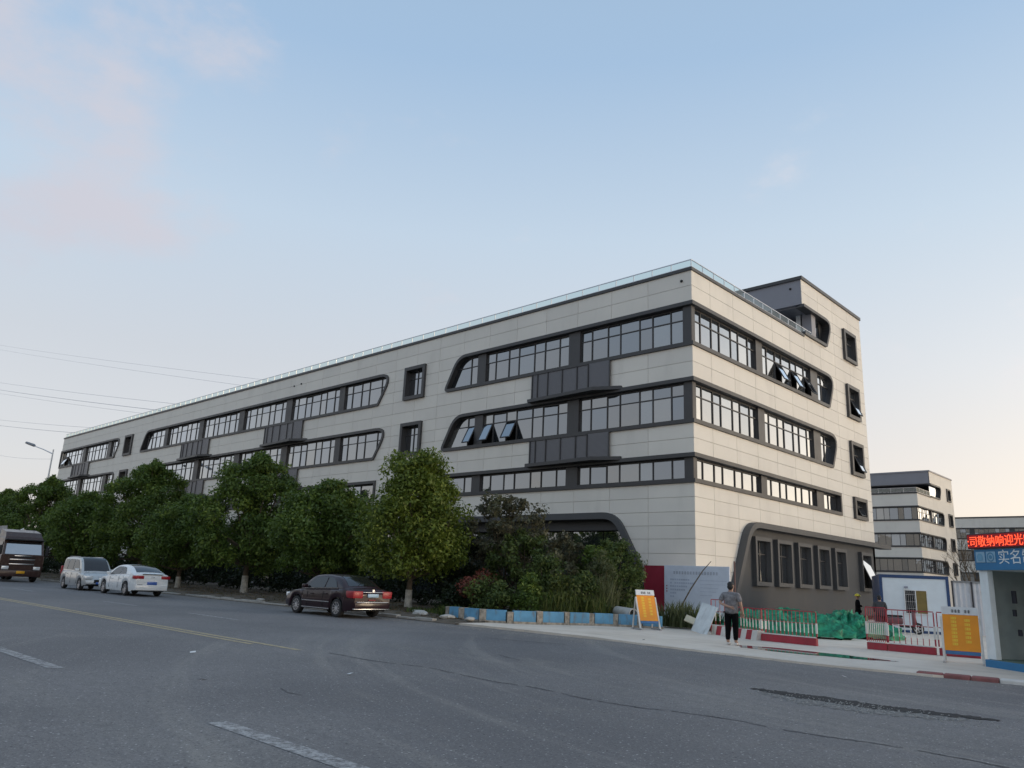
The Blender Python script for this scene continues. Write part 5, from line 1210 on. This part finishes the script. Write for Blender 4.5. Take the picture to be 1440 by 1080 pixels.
# street lamp on the far side and power cables
lp = thing('street_lamp', 'thin grey street lamp above the trees at the far left', 'street lamp', (-68.55, -9.2, 0), 0); lm = mat('lamp_grey', (.6, .61, .63), .5, .3)
MB().tube([(0, 0, 0), (0, 0, 6), (0, 0, 12.45)], [.13, .10, .06], 8).build('pole', lm, lp, 50); MB().tube([(0, 0, 12.0), (-3.5, 0, 12.75), (-6.7, 0, 13.35)], [.06, .05, .045], 6).build('arm', lm, lp); MB().tube([(-6.6, 0, 13.36), (-7.2, 0, 13.5), (-10.2, 0, 14.05), (-10.6, 0, 14.1)], [.06, .16, .14, .05], 8).build('lamp_head', mat('lamp_dark', (.14, .15, .17), .5), lp)
cm = mat('cable_grey', (.7, .7, .72), .7)
for i, (xa, za, xb, zb_, rad_, l) in enumerate([(-346.9, 86.5, -133.3, 40.8, .05, 'uppermost power cable'), (-345, 84.2, -134, 39.2, .05, 'second power cable from the top'), (-333.4, 68.5, -148.5, 36.1, .07, 'third power cable from the top'), (-331, 65.2, -147.9, 34.1, .11, 'fourth power cable from the top'), (-329.8, 63.6, -148, 32.9, .06, 'fifth power cable from the top'), (-321.3, 52.1, -179.3, 33.6, .07, 'sixth power cable from the top'), (-319.5, 49.7, -179.3, 31.9, .10, 'seventh power cable from the top'), (-310.5, 37.6, -257.5, 32.2, .06, 'lowest power cable')]):
    pts = []
    for k in range(41):
        t = -.35+1.55*k/40; pts.append((lerp(xa, xb, t), 40+i*.02, lerp(za, zb_, t)-.3*(1-(2*t-.85)**2)))
    o = MB().tube(pts, rad_*.6, 5).build('power_cable', cm, None, 60); tag(o, l+' crossing the sky at the left', 'cable', 'power cables at the left')
# ------------------------------------------------------------------ people
def skin(name, joints, edges, mt, parent, root=0, sub=2):
    me = bpy.data.meshes.new(name); names = list(joints); me.from_pydata([joints[k][:3] for k in names], [(names.index(a), names.index(b)) for a, b in edges], [])
    o = bpy.data.objects.new(name, me); col.objects.link(o); md = o.modifiers.new('Skin', 'SKIN'); md.use_smooth_shade = True; md.branch_smoothing = .4
    for i, k in enumerate(names):
        r = joints[k][3]; rr = (r, r) if not isinstance(r, tuple) else r; me.skin_vertices[0].data[i].radius = rr; me.skin_vertices[0].data[i].use_root = (i == root)
    sb_ = o.modifiers.new('Sub', 'SUBSURF'); sb_.levels = sub; sb_.render_levels = sub
    dg = bpy.context.evaluated_depsgraph_get(); m2 = bpy.data.meshes.new_from_object(o.evaluated_get(dg)); bpy.data.objects.remove(o)
    m2.materials.clear(); m2.materials.append(mt); m2.name = name; m2.polygons.foreach_set('use_smooth', [True]*len(m2.polygons)); return link(name, m2, parent)
def ell(nm, c, r, mt, parent, zmin=None, seg=18):
    prof = []; n = 10
    for k in range(n+1):
        a = -math.pi/2+math.pi*k/n; z_ = math.sin(a)
        if zmin is not None and z_ < zmin: continue
        prof.append((max(.001, math.cos(a)), z_))
    mb = MB().lathe(prof, seg); mb.v = [(c[0]+x*r[0], c[1]+y*r[1], c[2]+z_*r[2]) for x, y, z_ in mb.v]; return mb.build(nm, mt, parent, 70)
SK = mat('skin', (.42, .25, .18), .55, var=.08); HAIR = mat('black_hair', (.012, .011, .011), .6)
def person(label, loc, rz, sc, shirt, trousers, shoes, pose='behind', helmet=None, sleeves=False):
    """built facing local +y, feet on z = 0"""
    t = thing('person', label, 'person', loc, rz); t.scale = (sc*1.1, sc*1.08, sc); J = {}
    J['pel'] = (0, 0, .93, .12); J['waist'] = (0, .01, 1.08, .115); J['chest'] = (0, 0, 1.28, .125); J['neck0'] = (0, -.01, 1.43, .075); J['neck'] = (0, .0, 1.49, .052); J['head0'] = (0, .015, 1.57, .075); J['head1'] = (0, .015, 1.66, .082)
    if pose == 'behind':   # left forearm across the back, right arm hanging
        arms = {-1: [(-.19, -.01, 1.40, .058), (-.27, -.10, 1.15, .043), (-.02, -.185, 1.06, .032), (.06, -.19, 1.04, .03)], 1: [(.19, -.01, 1.40, .058), (.26, -.03, 1.14, .043), (.285, .03, .93, .032), (.285, .05, .86, .03)]}
    elif pose == 'crossed': arms = {s: [(s*.19, 0, 1.40, .058), (s*.25, .04, 1.16, .045), (s*.05, .2, 1.12, .034), (-s*.02, .2, 1.12, .03)] for s in (-1, 1)}
    else: arms = {s: [(s*.19, 0, 1.40, .058), (s*.25, .0, 1.14, .045), (s*.22, .12, .96, .034), (s*.19, .16, .9, .03)] for s in (-1, 1)}
    E_ = [('pel', 'waist'), ('waist', 'chest'), ('chest', 'neck0'), ('neck0', 'neck'), ('neck', 'head0'), ('head0', 'head1')]
    for s, ar in arms.items():
        for k, p in enumerate(ar): J['a%d%d' % (s, k)] = p
        E_ += [('neck0', 'a%d0' % s)]+[('a%d%d' % (s, k), 'a%d%d' % (s, k+1)) for k in range(3)]
        # hand: palm and five fingers
        p2, p3 = Vector(ar[2][:3]), Vector(ar[3][:3]); d = (p3-p2).normalized(); side = d.cross(Vector((0, 1, 0)) if abs(d.y) < .8 else Vector((1, 0, 0))).normalized(); nn = d.cross(side)
        for f in range(4):
            b = p3+side*(f-1.5)*.02+d*.03; J['f%d%d0' % (s, f)] = (*b, .011); L_ = [.032, .038, .036, .028][f]
            m1 = b+d*L_+nn*.006; e1 = m1+d*L_*.8+nn*.02; J['f%d%d1' % (s, f)] = (*m1, .0095); J['f%d%d2' % (s, f)] = (*e1, .008); E_ += [('a%d3' % s, 'f%d%d0' % (s, f)), ('f%d%d0' % (s, f), 'f%d%d1' % (s, f)), ('f%d%d1' % (s, f), 'f%d%d2' % (s, f))]
        th = p3+side*.036*(1)+d*.005; J['t%d0' % s] = (*th, .011); th2 = th+d*.035+side*.012+nn*.01; J['t%d1' % s] = (*th2, .009); E_ += [('a%d3' % s, 't%d0' % s), ('t%d0' % s, 't%d1' % s)]
    legs = {-1: [(-.09, 0, .88, .085), (-.10, .02, .50, .06), (-.105, -.01, .10, .042), (-.11, .09, .04, .035)], 1: [(.09, 0, .88, .085), (.095, .03, .50, .06), (.10, -.0, .10, .042), (.115, .1, .04, .035)]}
    for s, lg in legs.items():
        for k, p in enumerate(lg): J['l%d%d' % (s, k)] = p
        E_ += [('pel', 'l%d0' % s)]+[('l%d%d' % (s, k), 'l%d%d' % (s, k+1)) for k in range(3)]
    skin('body', J, E_, SK, t)
    # shirt
    g = 1.16; S = {'hem': (0, 0, .80, (.19, .14)), 'w': (0, 0, 1.0, (.19, .14)), 'c': (0, -.005, 1.24, (.205, .145)), 'n': (0, -.01, 1.40, (.14, .11)), 'co': (0, 0, 1.465, .068)}
    SE = [('hem', 'w'), ('w', 'c'), ('c', 'n'), ('n', 'co')]
    for s, ar in arms.items():
        S['s%d' % s] = (*ar[0][:3], .085); e = Vector(ar[0][:3]).lerp(Vector(ar[1][:3]), .5 if not sleeves else 1); S['e%d' % s] = (*e, .075 if not sleeves else .062); el = Vector(ar[0][:3]).lerp(Vector(ar[1][:3]), .85) if not sleeves else Vector(ar[2][:3])
        S['h%d' % s] = (*el, .07 if not sleeves else .048); SE += [('n', 's%d' % s), ('s%d' % s, 'e%d' % s), ('e%d' % s, 'h%d' % s)]
    skin('shirt', S, SE, shirt, t)
    T_ = {'p': (0, 0, .97, (.155, .12))}; TE = []
    for s, lg in legs.items():
        a, b, c = [Vector(q[:3]) for q in lg[:3]]; T_['q%d0' % s] = (a.x*1.05, a.y, .82, .105); T_['q%d1' % s] = (*b, .083); T_['q%d2' % s] = (c.x, c.y, .12, .062); TE += [('p', 'q%d0' % s), ('q%d0' % s, 'q%d1' % s), ('q%d1' % s, 'q%d2' % s)]
    skin('trousers', T_, TE, trousers, t)
    for s, lg in legs.items():
        c = Vector(lg[2][:3]); f = Vector(lg[3][:3]); skin('shoe', {'a': (c.x, c.y-.03, .045, .045), 'b': (c.x, c.y+.05, .045, .048), 'c': (f.x, f.y+.06, .035, .04)}, [('a', 'b'), ('b', 'c')], shoes, t)
    # head details
    ell('head', (0, .015, 1.625), (.075, .092, .115), SK, t)
    for s in (-1, 1): ell('ear', (s*.078, .005, 1.615), (.012, .022, .032), SK, t, seg=10); ell('eye', (s*.03, .098, 1.635), (.012, .008, .008), HAIR, t, seg=10)
    ell('nose', (0, .11, 1.605), (.013, .02, .022), SK, t, seg=10); ell('mouth', (0, .098, 1.565), (.024, .008, .006), mat('lip', (.3, .12, .1), .5), t, seg=10)
    if helmet: ell('helmet', (0, .01, 1.655), (.115, .135, .115), helmet, t, 0); MB().lathe([(.115, 1.652), (.16, 1.645), (.16, 1.655), (.11, 1.67)], 20, 'z', (0, .02, 0)).build('helmet_brim', helmet, t)
    else: ell('hair', (0, -.008, 1.66), (.086, .100, .102), HAIR, t, -.25); ell('hair', (0, -.045, 1.61), (.078, .06, .09), HAIR, t)
    return t
person('man in grey shirt and black trousers standing with one arm behind his back', (8.25, -12.2, .05), R(10), 1.0, mat('grey_shirt', (.20, .195, .205), .85, var=.3, scale=14, bmp=.5, bscale=9), mat('black_trousers', (.005, .005, .006), .9, var=.3, spec=.08), mat('white_shoes', (.62, .6, .58), .6))
person('worker in dark clothes with yellow helmet beside the building wall', (4.75, 7.3, 0), R(-75), .93, mat('dark_jacket', (.008, .008, .009), .9, var=.2, spec=.1), mat('dark_work_trousers', (.007, .007, .008), .9, spec=.1), M['black'], 'crossed', mat('helmet_yellow', (.75, .62, .04), .35), True)
person('person in dark grey top half hidden behind the folded red fence bars', (7.1, 3.4, .0), R(25), .92, mat('dark_grey_top', (.05, .052, .058), .85, var=.2), mat('dark_trousers_b', (.02, .02, .024), .8), M['black'], 'front', None, True)
